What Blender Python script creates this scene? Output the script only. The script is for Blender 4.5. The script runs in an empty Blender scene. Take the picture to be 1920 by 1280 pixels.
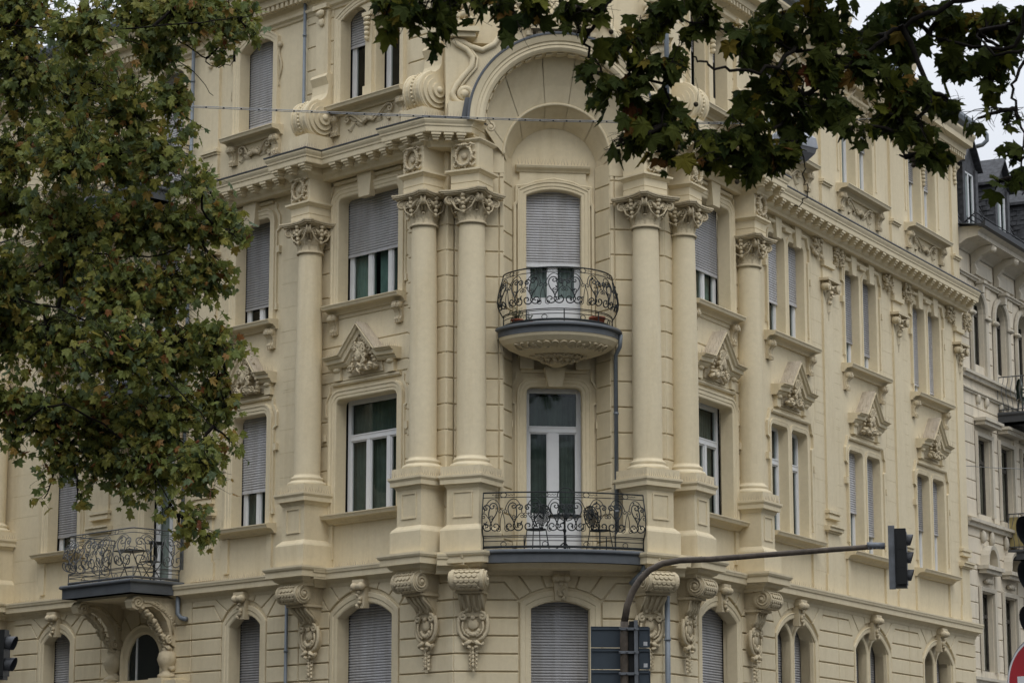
import bpy, bmesh, math, random
from mathutils import Vector, Matrix, noise
from mathutils.geometry import tessellate_polygon
R = math.radians; PI = math.pi
sc = bpy.context.scene
col = sc.collection
# ---------------------------------------------------------------- camera
TH = 0.187963
cam_d = bpy.data.cameras.new('camera'); cam = bpy.data.objects.new('camera', cam_d); col.objects.link(cam)
cam.location = (0, 0, 0); cam.rotation_euler = (PI/2 + TH, 0, 0)
cam_d.sensor_width = 36; cam_d.lens = 4900/1920*36; cam_d.clip_start = 0.5; cam_d.clip_end = 1500
sc.camera = cam
cam_d.dof.use_dof = True; cam_d.dof.focus_distance = 52; cam_d.dof.aperture_fstop = 14
# ---------------------------------------------------------------- sky, sun
SUN_EL, SUN_AZ = R(50), R(164)
w = bpy.data.worlds.new('World'); sc.world = w; w.use_nodes = True
nt = w.node_tree; bg = nt.nodes['Background']
sky = nt.nodes.new('ShaderNodeTexSky'); sky.sky_type = 'NISHITA'; sky.sun_disc = False
sky.sun_elevation = SUN_EL; sky.sun_rotation = SUN_AZ
tc = nt.nodes.new('ShaderNodeTexCoord'); sp = nt.nodes.new('ShaderNodeSeparateXYZ')
nt.links.new(tc.outputs['Generated'], sp.inputs[0])
mr = nt.nodes.new('ShaderNodeMapRange'); mr.inputs['From Min'].default_value = 0.0; mr.inputs['From Max'].default_value = 1.0
mr.inputs['To Min'].default_value = 4.4; mr.inputs['To Max'].default_value = 17.5
nt.links.new(sp.outputs['Z'], mr.inputs['Value'])
cl = nt.nodes.new('ShaderNodeVectorMath'); cl.operation = 'SCALE'; cl.inputs[0].default_value = (0.93, 0.965, 1.03)
cn = nt.nodes.new('ShaderNodeTexNoise'); cn.inputs['Scale'].default_value = 2.2; cn.inputs['Detail'].default_value = 4
cm = nt.nodes.new('ShaderNodeMapRange'); cm.inputs['To Min'].default_value = 0.9; cm.inputs['To Max'].default_value = 1.1
nt.links.new(tc.outputs['Generated'], cn.inputs['Vector']); nt.links.new(cn.outputs['Fac'], cm.inputs['Value'])
mm = nt.nodes.new('ShaderNodeMath'); mm.operation = 'MULTIPLY'
nt.links.new(mr.outputs[0], mm.inputs[0]); nt.links.new(cm.outputs[0], mm.inputs[1]); nt.links.new(mm.outputs[0], cl.inputs['Scale'])
mx = nt.nodes.new('ShaderNodeMix'); mx.data_type = 'RGBA'; mx.inputs['Factor'].default_value = 0.93
nt.links.new(sky.outputs[0], mx.inputs['A']); nt.links.new(cl.outputs[0], mx.inputs['B'])
nt.links.new(mx.outputs['Result'], bg.inputs['Color']); bg.inputs['Strength'].default_value = 0.1
sd = bpy.data.lights.new('sun', 'SUN'); sd.energy = 0.7; sd.angle = R(25); sd.color = (1, 0.965, 0.9)
so = bpy.data.objects.new('sun', sd); col.objects.link(so)
so.rotation_euler = (Vector((-math.sin(SUN_AZ)*math.cos(SUN_EL), -math.cos(SUN_AZ)*math.cos(SUN_EL), -math.sin(SUN_EL))) ).to_track_quat('-Z', 'Y').to_euler()
sc.view_settings.view_transform = 'Standard'; sc.view_settings.look = 'None'
sc.view_settings.gamma = 1; sc.view_settings.exposure = 0.24
try: sc.cycles.max_bounces = 6; sc.cycles.transparent_max_bounces = 12
except Exception: pass

# ---------------------------------------------------------------- frames  (origin, along, outward); coordinates (s, d, z)
AL, AR, PH = 0.7980317, 1.066958, R(6.5)
FL = (Vector((1.257, 49.920)), Vector((-math.cos(AL), math.sin(AL))), Vector((-math.sin(AL), -math.cos(AL))))
FR = (Vector((1.257, 49.920)), Vector((math.cos(AR), math.sin(AR))), Vector((math.sin(AR), -math.cos(AR))))
FC = (Vector((0.96, 52.20)), Vector((math.cos(PH), math.sin(PH))), Vector((math.sin(PH), -math.cos(PH))))
def frame(x, y, ang, mir=1):     # ang: outward normal measured from the camera side, + to the right
    return (Vector((x, y)), Vector((math.cos(ang), math.sin(ang)))*mir, Vector((math.sin(ang), -math.cos(ang))))
def W(f, s, d, z):
    p = f[0] + f[1]*s + f[2]*d
    return (p.x, p.y, z)
def sub(f, s, d, mir=1):           # a local frame sitting on frame f
    p = f[0] + f[1]*s + f[2]*d
    return (p, f[1]*mir, f[2])
def XY(f, s, d):
    return f[0] + f[1]*s + f[2]*d

# ---------------------------------------------------------------- materials
MATS = {}
def nodes(name):
    m = bpy.data.materials.new(name); m.use_nodes = True; MATS[name] = m
    n = m.node_tree; return m, n, n.nodes['Principled BSDF']
def ramp(n, pts):
    r = n.nodes.new('ShaderNodeValToRGB'); e = r.color_ramp.elements
    e[0].position, e[0].color = pts[0][0], (*pts[0][1], 1); e[1].position, e[1].color = pts[-1][0], (*pts[-1][1], 1)
    for p, c in pts[1:-1]:
        q = e.new(p); q.color = (*c, 1)
    return r
def tex(n, scale, detail=6, rough=.6, stretch=None):
    t = n.nodes.new('ShaderNodeTexNoise'); t.inputs['Scale'].default_value = scale; t.inputs['Detail'].default_value = detail; t.inputs['Roughness'].default_value = rough
    g = n.nodes.new('ShaderNodeNewGeometry')
    if stretch:
        mp = n.nodes.new('ShaderNodeMapping'); mp.inputs['Scale'].default_value = stretch
        n.links.new(g.outputs['Position'], mp.inputs['Vector']); n.links.new(mp.outputs[0], t.inputs['Vector'])
    else: n.links.new(g.outputs['Position'], t.inputs['Vector'])
    return t
def mixc(n, f, a, b, mode='MIX'):
    m = n.nodes.new('ShaderNodeMix'); m.data_type = 'RGBA'; m.blend_type = mode
    for k, v in (('Factor', f), ('A', a), ('B', b)):
        if hasattr(v, 'links') or hasattr(v, 'is_linked'): n.links.new(v, m.inputs[k])
        elif isinstance(v, tuple): m.inputs[k].default_value = (*v, 1)
        else: m.inputs[k].default_value = v
    return m.outputs['Result']
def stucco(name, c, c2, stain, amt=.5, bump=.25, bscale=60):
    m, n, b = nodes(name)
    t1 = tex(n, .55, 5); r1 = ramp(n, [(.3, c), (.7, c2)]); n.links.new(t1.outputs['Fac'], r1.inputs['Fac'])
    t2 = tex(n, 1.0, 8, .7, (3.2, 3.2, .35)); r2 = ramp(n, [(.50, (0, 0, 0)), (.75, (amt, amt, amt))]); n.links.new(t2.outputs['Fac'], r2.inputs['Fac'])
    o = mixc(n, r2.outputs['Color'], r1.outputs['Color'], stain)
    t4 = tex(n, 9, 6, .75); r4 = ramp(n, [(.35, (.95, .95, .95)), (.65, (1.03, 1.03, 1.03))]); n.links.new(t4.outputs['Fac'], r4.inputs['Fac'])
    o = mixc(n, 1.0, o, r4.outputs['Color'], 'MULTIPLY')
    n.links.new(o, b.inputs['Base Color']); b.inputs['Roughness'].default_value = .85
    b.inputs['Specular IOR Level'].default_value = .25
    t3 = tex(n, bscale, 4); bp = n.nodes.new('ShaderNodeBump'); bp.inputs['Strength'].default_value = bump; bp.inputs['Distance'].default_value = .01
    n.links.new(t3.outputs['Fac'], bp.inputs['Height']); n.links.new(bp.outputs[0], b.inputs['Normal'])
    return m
def plain(name, c, rough=.6, metal=0, var=.12, scale=6, spec=.5):
    m, n, b = nodes(name)
    t = tex(n, scale, 6); lo = tuple(x*(1-var) for x in c); hi = tuple(min(1, x*(1+var)) for x in c)
    r = ramp(n, [(.3, lo), (.7, hi)]); n.links.new(t.outputs['Fac'], r.inputs['Fac']); n.links.new(r.outputs['Color'], b.inputs['Base Color'])
    b.inputs['Roughness'].default_value = rough; b.inputs['Metallic'].default_value = metal; b.inputs['Specular IOR Level'].default_value = spec
    return m
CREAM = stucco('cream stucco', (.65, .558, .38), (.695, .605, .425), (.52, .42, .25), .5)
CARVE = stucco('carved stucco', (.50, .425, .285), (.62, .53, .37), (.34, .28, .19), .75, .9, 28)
LEDGE = stucco('weathered ledge', (.42, .36, .28), (.56, .49, .38), (.25, .21, .17), .8, .5, 30)
PALE = stucco('pale grey stucco', (.65, .57, .44), (.71, .635, .50), (.36, .33, .27), .7)
PALEC = stucco('pale grey carved stone', (.50, .45, .36), (.58, .53, .43), (.28, .26, .22), .7, .5, 35)
LEAD = plain('lead flashing', (.085, .094, .104), .55, .05, .2, 3)
ZINC = plain('grey zinc', (.17, .195, .22), .5, .1, .15, 4)
IRON = plain('black wrought iron', (.022, .026, .028), .45, .5, .3, 20)
GIRON = plain('grey wrought iron', (.12, .125, .13), .5, .4, .3, 20)
WHITE = plain('white window paint', (.70, .71, .72), .4, 0, .04, 5)
SHUT = plain('grey roller shutter', (.45, .45, .465), .55, 0, .07, 2)
oi = MATS['grey roller shutter'].node_tree; q_ = oi.nodes.new('ShaderNodeObjectInfo'); r_ = oi.nodes.new('ShaderNodeMapRange'); r_.inputs['To Min'].default_value = .72; r_.inputs['To Max'].default_value = 1.25
oi.links.new(q_.outputs['Random'], r_.inputs['Value']); pb = oi.nodes['Principled BSDF']; src = pb.inputs['Base Color'].links[0].from_socket
tt = tex(oi, 1.0, 6, .7, (5, 5, .6)); rt = ramp(oi, [(.4, (1, 1, 1)), (.75, (.72, .69, .64))]); oi.links.new(tt.outputs['Fac'], rt.inputs['Fac'])
vm = oi.nodes.new('ShaderNodeVectorMath'); vm.operation = 'SCALE'; oi.links.new(mixc(oi, 1.0, src, rt.outputs['Color'], 'MULTIPLY'), vm.inputs[0]); oi.links.new(r_.outputs[0], vm.inputs['Scale']); oi.links.new(vm.outputs[0], pb.inputs['Base Color'])
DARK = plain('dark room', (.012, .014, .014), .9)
CURT = plain('green curtain', (.115, .145, .125), .9, 0, .25, 3)
TEAL = plain('teal curtain', (.21, .32, .29), .9, 0, .2, 4)
VOILE = plain('white voile', (.5, .53, .53), .9, 0, .1, 4)
SLATE = plain('slate', (.045, .047, .052), .7, 0, .6, 9)
TERRA = plain('terracotta', (.33, .09, .045), .8, 0, .2, 12)
GALV = plain('galvanised steel', (.19, .20, .215), .5, .6, .25, 5)
RUST = plain('rusty painted mast', (.10, .078, .058), .65, .2, .4, 9)
FLASH = plain('weathered flashing', (.05, .052, .055), .5, .2, .2, 3)
STEEL = plain('bright steel cable', (.24, .25, .26), .4, .6, .2, 12)
BLACK = plain('black plastic', (.007, .0075, .008), .4, 0, .15, 8)
HOOD = plain('dark grey hood', (.05, .052, .058), .5, 0, .15, 8)
SIGNB = plain('sign back metal', (.075, .095, .115), .42, .35, .1, 3)
REDP = plain('red sign face', (.40, .012, .02), .4, 0, .08, 3)
WPAINT = plain('white sign face', (.72, .72, .72), .4, 0, .05, 3)
LAMPG = plain('lamp housing grey', (.42, .44, .47), .4, .1, .08, 5)
PLAST = plain('lamp plastic', (.20, .20, .21), .25, 0, .1, 5)
YELP = plain('ochre panel', (.36, .29, .12), .7, 0, .2, 4)
SPIKE = plain('bird spike', (.34, .28, .21), .7, 0, .3, 30)
REDC = plain('red cloth', (.45, .03, .03), .8)
BARK = plain('bark', (.05, .043, .033), .9, 0, .45, 8)
BARKD = plain('backlit twig bark', (.014, .012, .010), .95, 0, .4, 12, .1)  # branches darkened in the colour itself to read as backlit
ASPH = plain('asphalt', (.05, .05, .05), .9, 0, .2, 3)
SEED = plain('seed ball', (.045, .035, .02), .9, 0, .4, 60)
STEM = plain('flower foliage', (.06, .10, .04), .7, 0, .3, 30)
m, n, b = nodes('window glass')
b.inputs['Base Color'].default_value = (.02, .025, .025, 1); b.inputs['Roughness'].default_value = .04
tr = n.nodes.new('ShaderNodeBsdfTransparent'); tr.inputs['Color'].default_value = (.62, .68, .66, 1)
gl = n.nodes.new('ShaderNodeBsdfGlossy'); gl.inputs['Roughness'].default_value = .03; gl.inputs['Color'].default_value = (.85, .9, .92, 1)
fr = n.nodes.new('ShaderNodeFresnel'); fr.inputs['IOR'].default_value = 1.5
gb = n.nodes.new('ShaderNodeNewGeometry'); mi = n.nodes.new('ShaderNodeMapRange'); mi.inputs['To Min'].default_value = 1.5; mi.inputs['To Max'].default_value = 1/1.5
n.links.new(gb.outputs['Backfacing'], mi.inputs['Value']); n.links.new(mi.outputs[0], fr.inputs['IOR'])
t = tex(n, 1.3, 2); bp = n.nodes.new('ShaderNodeBump'); bp.inputs['Strength'].default_value = .05; bp.inputs['Distance'].default_value = .05
n.links.new(t.outputs['Fac'], bp.inputs['Height']); n.links.new(bp.outputs[0], gl.inputs['Normal']); n.links.new(bp.outputs[0], fr.inputs['Normal'])
ms = n.nodes.new('ShaderNodeMixShader'); n.links.new(fr.outputs[0], ms.inputs[0]); n.links.new(tr.outputs[0], ms.inputs[1]); n.links.new(gl.outputs[0], ms.inputs[2])
n.links.new(ms.outputs[0], n.nodes['Material Output'].inputs['Surface']); GLASS = m
def leafmat(name, pts, trans=.25, rough=.5, spec=.3):
    m, n, b = nodes(name)
    a = n.nodes.new('ShaderNodeAttribute'); a.attribute_name = 'tone'
    r = ramp(n, pts); n.links.new(a.outputs['Fac'], r.inputs['Fac'])
    t = tex(n, 25, 3); r2 = ramp(n, [(.3, (.75, .75, .75)), (.7, (1.15, 1.15, 1.15))]); n.links.new(t.outputs['Fac'], r2.inputs['Fac'])
    o = mixc(n, 1.0, r.outputs['Color'], r2.outputs['Color'], 'MULTIPLY')
    n.links.new(o, b.inputs['Base Color']); b.inputs['Roughness'].default_value = rough; b.inputs['Specular IOR Level'].default_value = spec
    tl = n.nodes.new('ShaderNodeBsdfTranslucent'); n.links.new(o, tl.inputs['Color'])
    ms = n.nodes.new('ShaderNodeMixShader'); ms.inputs[0].default_value = trans
    n.links.new(b.outputs[0], ms.inputs[1]); n.links.new(tl.outputs[0], ms.inputs[2]); n.links.new(ms.outputs[0], n.nodes['Material Output'].inputs['Surface'])
    return m
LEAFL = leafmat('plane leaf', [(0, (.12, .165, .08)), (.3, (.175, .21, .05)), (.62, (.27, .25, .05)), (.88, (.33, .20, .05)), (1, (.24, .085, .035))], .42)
LEAFR = leafmat('backlit near plane leaf', [(0, (.024, .038, .010)), (.45, (.044, .055, .010)), (.75, (.105, .11, .014)), (.93, (.13, .085, .015)), (1, (.085, .03, .012))], .32, .7, .08)  # leaf colours darkened to stand for backlit, shaded undersides

# ---------------------------------------------------------------- object helpers
def tag(o, label=None, cat=None, group=None, kind=None):
    if label: o['label'] = label
    if cat: o['category'] = cat
    if group: o['group'] = group
    if kind: o['kind'] = kind
    return o
def thing(name, label, cat, loc, group=None):
    o = bpy.data.objects.new(name, None); o.empty_display_size = .3; o.location = loc; col.objects.link(o)
    tag(o, label, cat, group); return o
def rootloc(p):
    while p is not None and p.parent: p = p.parent
    return p.location.copy() if p is not None else Vector((0, 0, 0))
class MB:
    def __init__(s): s.v = []; s.f = []; s.sm = []; s.att = []
    def add(s, vs, fs, smooth=False, att=None):
        o = len(s.v); s.v.extend(vs)
        for f in fs:
            s.f.append([i+o for i in f]); s.sm.append(smooth)
            if att is not None: s.att.append(att)
    def build(s, name, mat, parent=None, normals=True, label=None, auto=None):
        me = bpy.data.meshes.new(name)
        off = rootloc(parent)
        me.from_pydata([(x-off.x, y-off.y, z-off.z) for x, y, z in s.v], [], s.f)
        me.polygons.foreach_set('use_smooth', s.sm)
        if s.att:
            a = me.attributes.new('tone', 'FLOAT', 'FACE'); a.data.foreach_set('value', s.att)
        if normals:
            bm = bmesh.new(); bm.from_mesh(me); bmesh.ops.recalc_face_normals(bm, faces=bm.faces)
            bm.to_mesh(me); bm.free()
        me.materials.append(mat); me.update()
        o = bpy.data.objects.new(name, me); col.objects.link(o)
        if parent is not None: o.parent = parent
        if label: o['label'] = label
        return o
def prism(mb, f, poly, d0, d1, holes=(), back=False, smooth=False):
    """polygon in the facade plane extruded from depth d0 out to d1"""
    loops = [poly] + list(holes)
    flat = [p for l in loops for p in l]
    vs = [W(f, x, d1, z) for x, z in flat]
    if not holes and len(poly) <= 4: fs = [list(range(len(poly)))]
    else: fs = [list(t) for t in tessellate_polygon([[Vector((x, z, 0)) for x, z in l] for l in loops])]
    mb.add(vs, fs, smooth)
    if back: mb.add([W(f, x, d0, z) for x, z in flat], fs)
    for l in loops:
        n_ = len(l); vv = [W(f, x, d0, z) for x, z in l] + [W(f, x, d1, z) for x, z in l]
        mb.add(vv, [[i, (i+1) % n_, n_+(i+1) % n_, n_+i] for i in range(n_)])
def box(mb, f, s0, s1, d0, d1, z0, z1):
    vs = [W(f, s, d, z) for z in (z0, z1) for d in (d0, d1) for s in (s0, s1)]
    mb.add(vs, [[0, 1, 3, 2], [4, 5, 7, 6], [0, 1, 5, 4], [2, 3, 7, 6], [0, 2, 6, 4], [1, 3, 7, 5]])
def inset(poly, g):
    n_ = len(poly); a = sum(poly[i][0]*poly[(i+1) % n_][1]-poly[(i+1) % n_][0]*poly[i][1] for i in range(n_))
    sg = 1 if a > 0 else -1; out = []
    for i in range(n_):
        p0, p1, p2 = poly[i-1], poly[i], poly[(i+1) % n_]
        e1 = Vector((p1[0]-p0[0], p1[1]-p0[1])); e2 = Vector((p2[0]-p1[0], p2[1]-p1[1]))
        if e1.length < 1e-6 or e2.length < 1e-6: out.append(p1); continue
        e1.normalize(); e2.normalize()
        n1 = Vector((-e1.y, e1.x))*sg; n2 = Vector((-e2.y, e2.x))*sg
        k = n1+n2; den = 1+n1.dot(n2)
        k = k/max(den, .35)
        out.append((p1[0]+k.x*g, p1[1]+k.y*g))
    return out
def block(mb, f, poly, d0, d1, g=.014, ch=.012):
    """a rusticated block: inset by half the groove, with a chamfered rim"""
    a = inset(poly, g); b_ = inset(poly, g+ch); n_ = len(a)
    vs = [W(f, x, d0, z) for x, z in a] + [W(f, x, d1-ch, z) for x, z in a] + [W(f, x, d1, z) for x, z in b_]
    fs = [[i, (i+1) % n_, n_+(i+1) % n_, n_+i] for i in range(n_)] + [[n_+i, n_+(i+1) % n_, 2*n_+(i+1) % n_, 2*n_+i] for i in range(n_)]
    mb.add(vs, fs)
    vs2 = vs[2*n_:]
    if n_ <= 4: mb.add(vs2, [list(range(n_))])
    else: mb.add(vs2, [list(t) for t in tessellate_polygon([[Vector((x, z, 0)) for x, z in b_]])])
def sweep(mb, pts, prof, side=1, closed=False, smooth=False):
    """profile [(out, z)] swept along a plan polyline of XY points, mitred; out is to the camera side of the direction of travel (side=1: right hand)"""
    n_ = len(pts); pts = [Vector(p) for p in pts]; rows = []
    for i in range(n_):
        if closed: a, c = pts[i-1], pts[(i+1) % n_]
        else: a = pts[i-1] if i else None; c = pts[i+1] if i < n_-1 else None
        e = []
        if a is not None: e.append((pts[i]-a).normalized())
        if c is not None: e.append((c-pts[i]).normalized())
        ns = [Vector((v.y, -v.x))*side for v in e]
        if len(ns) == 2: k = (ns[0]+ns[1])/max(1+ns[0].dot(ns[1]), .3)
        else: k = ns[0]
        rows.append([(pts[i].x+k.x*o, pts[i].y+k.y*o, z) for o, z in prof])
    m_ = len(prof); vs = [v for r in rows for v in r]; fs = []
    for i in range(n_ if closed else n_-1):
        j = (i+1) % n_
        for k in range(m_): 
            if k == m_-1: 
                continue
            fs.append([i*m_+k, i*m_+k+1, j*m_+k+1, j*m_+k])
    mb.add(vs, fs, smooth)
    if not closed:
        mb.add(rows[0], [list(range(m_))]); mb.add(rows[-1], [list(range(m_))])
def fsweep(mb, f, path, prof, closed=False, smooth=False, caps=True):
    """profile [(across, d)] swept along a path [(s,z)] lying in the facade plane; across is to the left of travel"""
    n_ = len(path); P = [Vector(p) for p in path]; rows = []
    for i in range(n_):
        if closed: a, c = P[i-1], P[(i+1) % n_]
        else: a = P[i-1] if i else None; c = P[i+1] if i < n_-1 else None
        e = []
        if a is not None: e.append((P[i]-a).normalized())
        if c is not None: e.append((c-P[i]).normalized())
        ns = [Vector((-v.y, v.x)) for v in e]
        k = (ns[0]+ns[1])/max(1+ns[0].dot(ns[1]), .3) if len(ns) == 2 else ns[0]
        rows.append([W(f, P[i].x+k.x*o, d, P[i].y+k.y*o) for o, d in prof])
    m_ = len(prof); fs = []
    for i in range(n_ if closed else n_-1):
        j = (i+1) % n_
        for k in range(m_-1): fs.append([i*m_+k, i*m_+k+1, j*m_+k+1, j*m_+k])
    mb.add([v for r in rows for v in r], fs, smooth)
    if not closed and caps:
        mb.add(rows[0], [list(range(m_))]); mb.add(rows[-1], [list(range(m_))])
def lathe(mb, x, y, prof, seg=28, a0=0, a1=2*PI, smooth=True):
    full = abs(a1-a0-2*PI) < 1e-6; k = seg if full else seg+1; m_ = len(prof); vs = []; fs = []
    for i in range(k):
        a = a0+(a1-a0)*i/seg
        for r, z in prof: vs.append((x+r*math.cos(a), y+r*math.sin(a), z))
    for i in range(seg):
        j = (i+1) % k
        for q in range(m_-1): fs.append([i*m_+q, i*m_+q+1, j*m_+q+1, j*m_+q])
    mb.add(vs, fs, smooth)
def tube(mb, pts, r, n_=6, taper=None, att=None, cap=True):
    pts = [Vector(p) for p in pts]; k = len(pts)
    if k < 2: return
    vs = []; up = Vector((.13, .21, .97)).normalized()
    prev = None
    for i, p in enumerate(pts):
        t = (pts[min(i+1, k-1)]-pts[max(i-1, 0)])
        if t.length < 1e-9: t = Vector((0, 0, 1))
        t.normalize()
        if prev is None:
            a = t.cross(up)
            if a.length < .05: a = t.cross(Vector((1, 0, 0)))
        else:
            a = prev - t*prev.dot(t)
            if a.length < 1e-4: a = t.cross(up)
        a.normalize(); prev = a; b_ = t.cross(a)
        rr = r if taper is None else r+(taper-r)*i/(k-1)
        for j in range(n_):
            q = 2*PI*j/n_; vs.append(tuple(p+a*math.cos(q)*rr+b_*math.sin(q)*rr))
    fs = [[i*n_+j, i*n_+(j+1) % n_, (i+1)*n_+(j+1) % n_, (i+1)*n_+j] for i in range(k-1) for j in range(n_)]
    if cap: fs += [list(range(n_)), [(k-1)*n_+j for j in range(n_)]]
    mb.add(vs, fs, True, att)
_bm = bmesh.new(); bmesh.ops.create_icosphere(_bm, subdivisions=2, radius=1)
ICO = ([v.co.copy() for v in _bm.verts], [[v.index for v in fc.verts] for fc in _bm.faces]); _bm.free()
_bm = bmesh.new(); bmesh.ops.create_icosphere(_bm, subdivisions=1, radius=1)
ICO1 = ([v.co.copy() for v in _bm.verts], [[v.index for v in fc.verts] for fc in _bm.faces]); _bm.free()
def blob(mb, f, s, d, z, rs, rd, rz, rot=0, rough=0, ico=ICO):
    """ellipsoid on facade frame f, turned by rot in the facade plane"""
    c, sn = math.cos(rot), math.sin(rot); vs = []
    for v in ico[0]:
        k = 1+(noise.noise(v*1.9+Vector((s*7, z*5, d*3)))*rough if rough else 0)
        a, b_, h = v.x*rs*k, v.y*rd*k, v.z*rz*k
        vs.append(W(f, s+a*c-h*sn, d+b_, z+a*sn+h*c))
    mb.add(vs, ico[1], True)
def ftube(mb, f, path, d, r, n_=6, taper=None):
    tube(mb, [W(f, p[0], (p[2] if len(p) > 2 else d), p[1]) for p in path], r, n_, taper)
def arc(cx, cz, r, a0, a1, n_=12, rz=None):
    rz = r if rz is None else rz
    return [(cx+r*math.cos(a0+(a1-a0)*i/n_), cz+rz*math.sin(a0+(a1-a0)*i/n_)) for i in range(n_+1)]
def spiral(cx, cz, r, a0, turns, n_=20, rmin=.12):
    """from the outside inwards; turns signed"""
    return [(cx+r*(1-(1-rmin)*(i/n_)**.8)*math.cos(a0+2*PI*turns*i/n_), cz+r*(1-(1-rmin)*(i/n_)**.8)*math.sin(a0+2*PI*turns*i/n_)) for i in range(n_+1)]
def scroll(p, q, r1, r2, h1=1, h2=-1, bow=.0, turns=1.25):
    """C or S scroll between spiral eyes p and q"""
    P, Q = Vector(p), Vector(q); e = (Q-P).normalized(); a = math.atan2(e.y, e.x)
    s1 = spiral(P.x, P.y, r1, a-h1*PI/2, -h1*turns); s2 = spiral(Q.x, Q.y, r2, a-h2*PI/2, h2*turns)
    A, B = Vector(s1[0]), Vector(s2[0]); nn = Vector((-e.y, e.x)); L_ = (B-A).length
    mid = []
    for i in range(1, 8):
        t = i/8; hh = (1-t)**3, 3*t*(1-t)**2, 3*t*t*(1-t), t**3
        c1, c2 = A+e*L_*.35+nn*bow, B-e*L_*.35+nn*bow
        v = A*hh[0]+c1*hh[1]+c2*hh[2]+B*hh[3]; mid.append((v.x, v.y))
    return s1[::-1]+mid+s2
def leafstrip(mb, f, s, d, z, w_, h, curl, rot=0, n_=6, thick=0):
    """acanthus-like tongue: widest at a third, ribbed, curling outwards at its tip"""
    vs = []; fs = []; c, sn = math.cos(rot), math.sin(rot)
    for i in range(n_+1):
        t = i/n_; ww = w_*(.55+.9*t)*(1-t**2.2*.85)*(1+.18*math.sin(t*19)); zz = h*(t if t < .8 else .8+.1*math.sin((t-.8)/.2*PI)-(t-.8)*.3)
        dd = d+curl*(t**2.5)
        for k, u in enumerate((-1, -.5, 0, .5, 1)):
            x = u*ww/2; e = dd-abs(u)*.025+(.018 if k == 2 else 0)
            vs.append(W(f, s+x*c-zz*sn, e, z+x*sn+zz*c))
    for i in range(n_):
        for k in range(4): fs.append([i*5+k, i*5+k+1, (i+1)*5+k+1, (i+1)*5+k])
    mb.add(vs, fs, True)
# ================================================================ setting
GZ = -1.7
mb = MB(); mb.add([(-400, -300, GZ), (400, -300, GZ), (400, 600, GZ), (-400, 600, GZ)], [[0, 1, 2, 3]])
tag(mb.build('road', ASPH), kind='structure')
# pavement round the corner house (a kerb step)
pv = [XY(FL, 60, 3.4), XY(FL, 3.2, 3.6), XY(FR, 3.2, 3.4), XY(FR, 60, 3.4), XY(FR, 60, -3), XY(FL, 60, -3)]
mb = MB(); mb.add([(p.x, p.y, GZ+.13) for p in pv], [list(range(6))]); n_ = 6
mb.add([(p.x, p.y, GZ) for p in pv]+[(p.x, p.y, GZ+.13) for p in pv], [[i, (i+1) % n_, n_+(i+1) % n_, n_+i] for i in range(n_)])
tag(mb.build('pavement', plain('paving', (.16, .155, .145), .9, 0, .2, 4)), kind='structure')

# ================================================================ the corner house
house = thing('corner_house', 'ornate cream corner house with giant columns, arched niche and curved iron balconies', 'building', (0.96, 51.2, GZ))
ZTOP = 18.45
def rr(s0, s1, z0, z1, r=.12, rise=0, n_=5):
    """opening outline: flat head with rounded corners, or a segmental head"""
    if rise: 
        c = (s0+s1)/2; h = (s1-s0)/2; rad = (h*h+rise*rise)/(2*rise); zc = z1-rad; a = math.asin(h/rad)
        return [(s0, z0), (s1, z0)] + [(c+rad*math.sin(a-2*a*i/12), zc+rad*math.cos(a-2*a*i/12)) for i in range(13)]
    return [(s0, z0), (s1, z0)] + arc(s1-r, z1-r, r, 0, PI/2, n_) + arc(s0+r, z1-r, r, PI/2, PI, n_)
def open_wall(mb, f, s0, s1, z0, z1, holes, d_in, d_out):
    prism(mb, f, [(s0, z0), (s1, z0), (s1, z1), (s0, z1)], d_in, d_out, holes)
def courses(mb, f, s0, s1, zs, d0, d1, holes=(), g=.014, ch=.012):
    """rows of blocks between levels zs leaving out rectangles (sa,sb,za,zb)"""
    for za, zb in zip(zs[:-1], zs[1:]):
        cuts = sorted({za, zb} | {q for h in holes for q in (h[2], h[3]) if za < q < zb})
        for ca, cb in zip(cuts[:-1], cuts[1:]):
            iv = [(s0, s1)]
            for h in holes:
                if h[2] < cb-1e-6 and h[3] > ca+1e-6:
                    nv = []
                    for a, b_ in iv:
                        if h[1] <= a or h[0] >= b_: nv.append((a, b_)); continue
                        if h[0] > a: nv.append((a, h[0]))
                        if h[1] < b_: nv.append((h[1], b_))
                    iv = nv
            for a, b_ in iv:
                if b_-a > .06: block(mb, f, [(a, ca), (b_, ca), (b_, cb), (a, cb)], d0, d1, g, ch)
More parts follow.
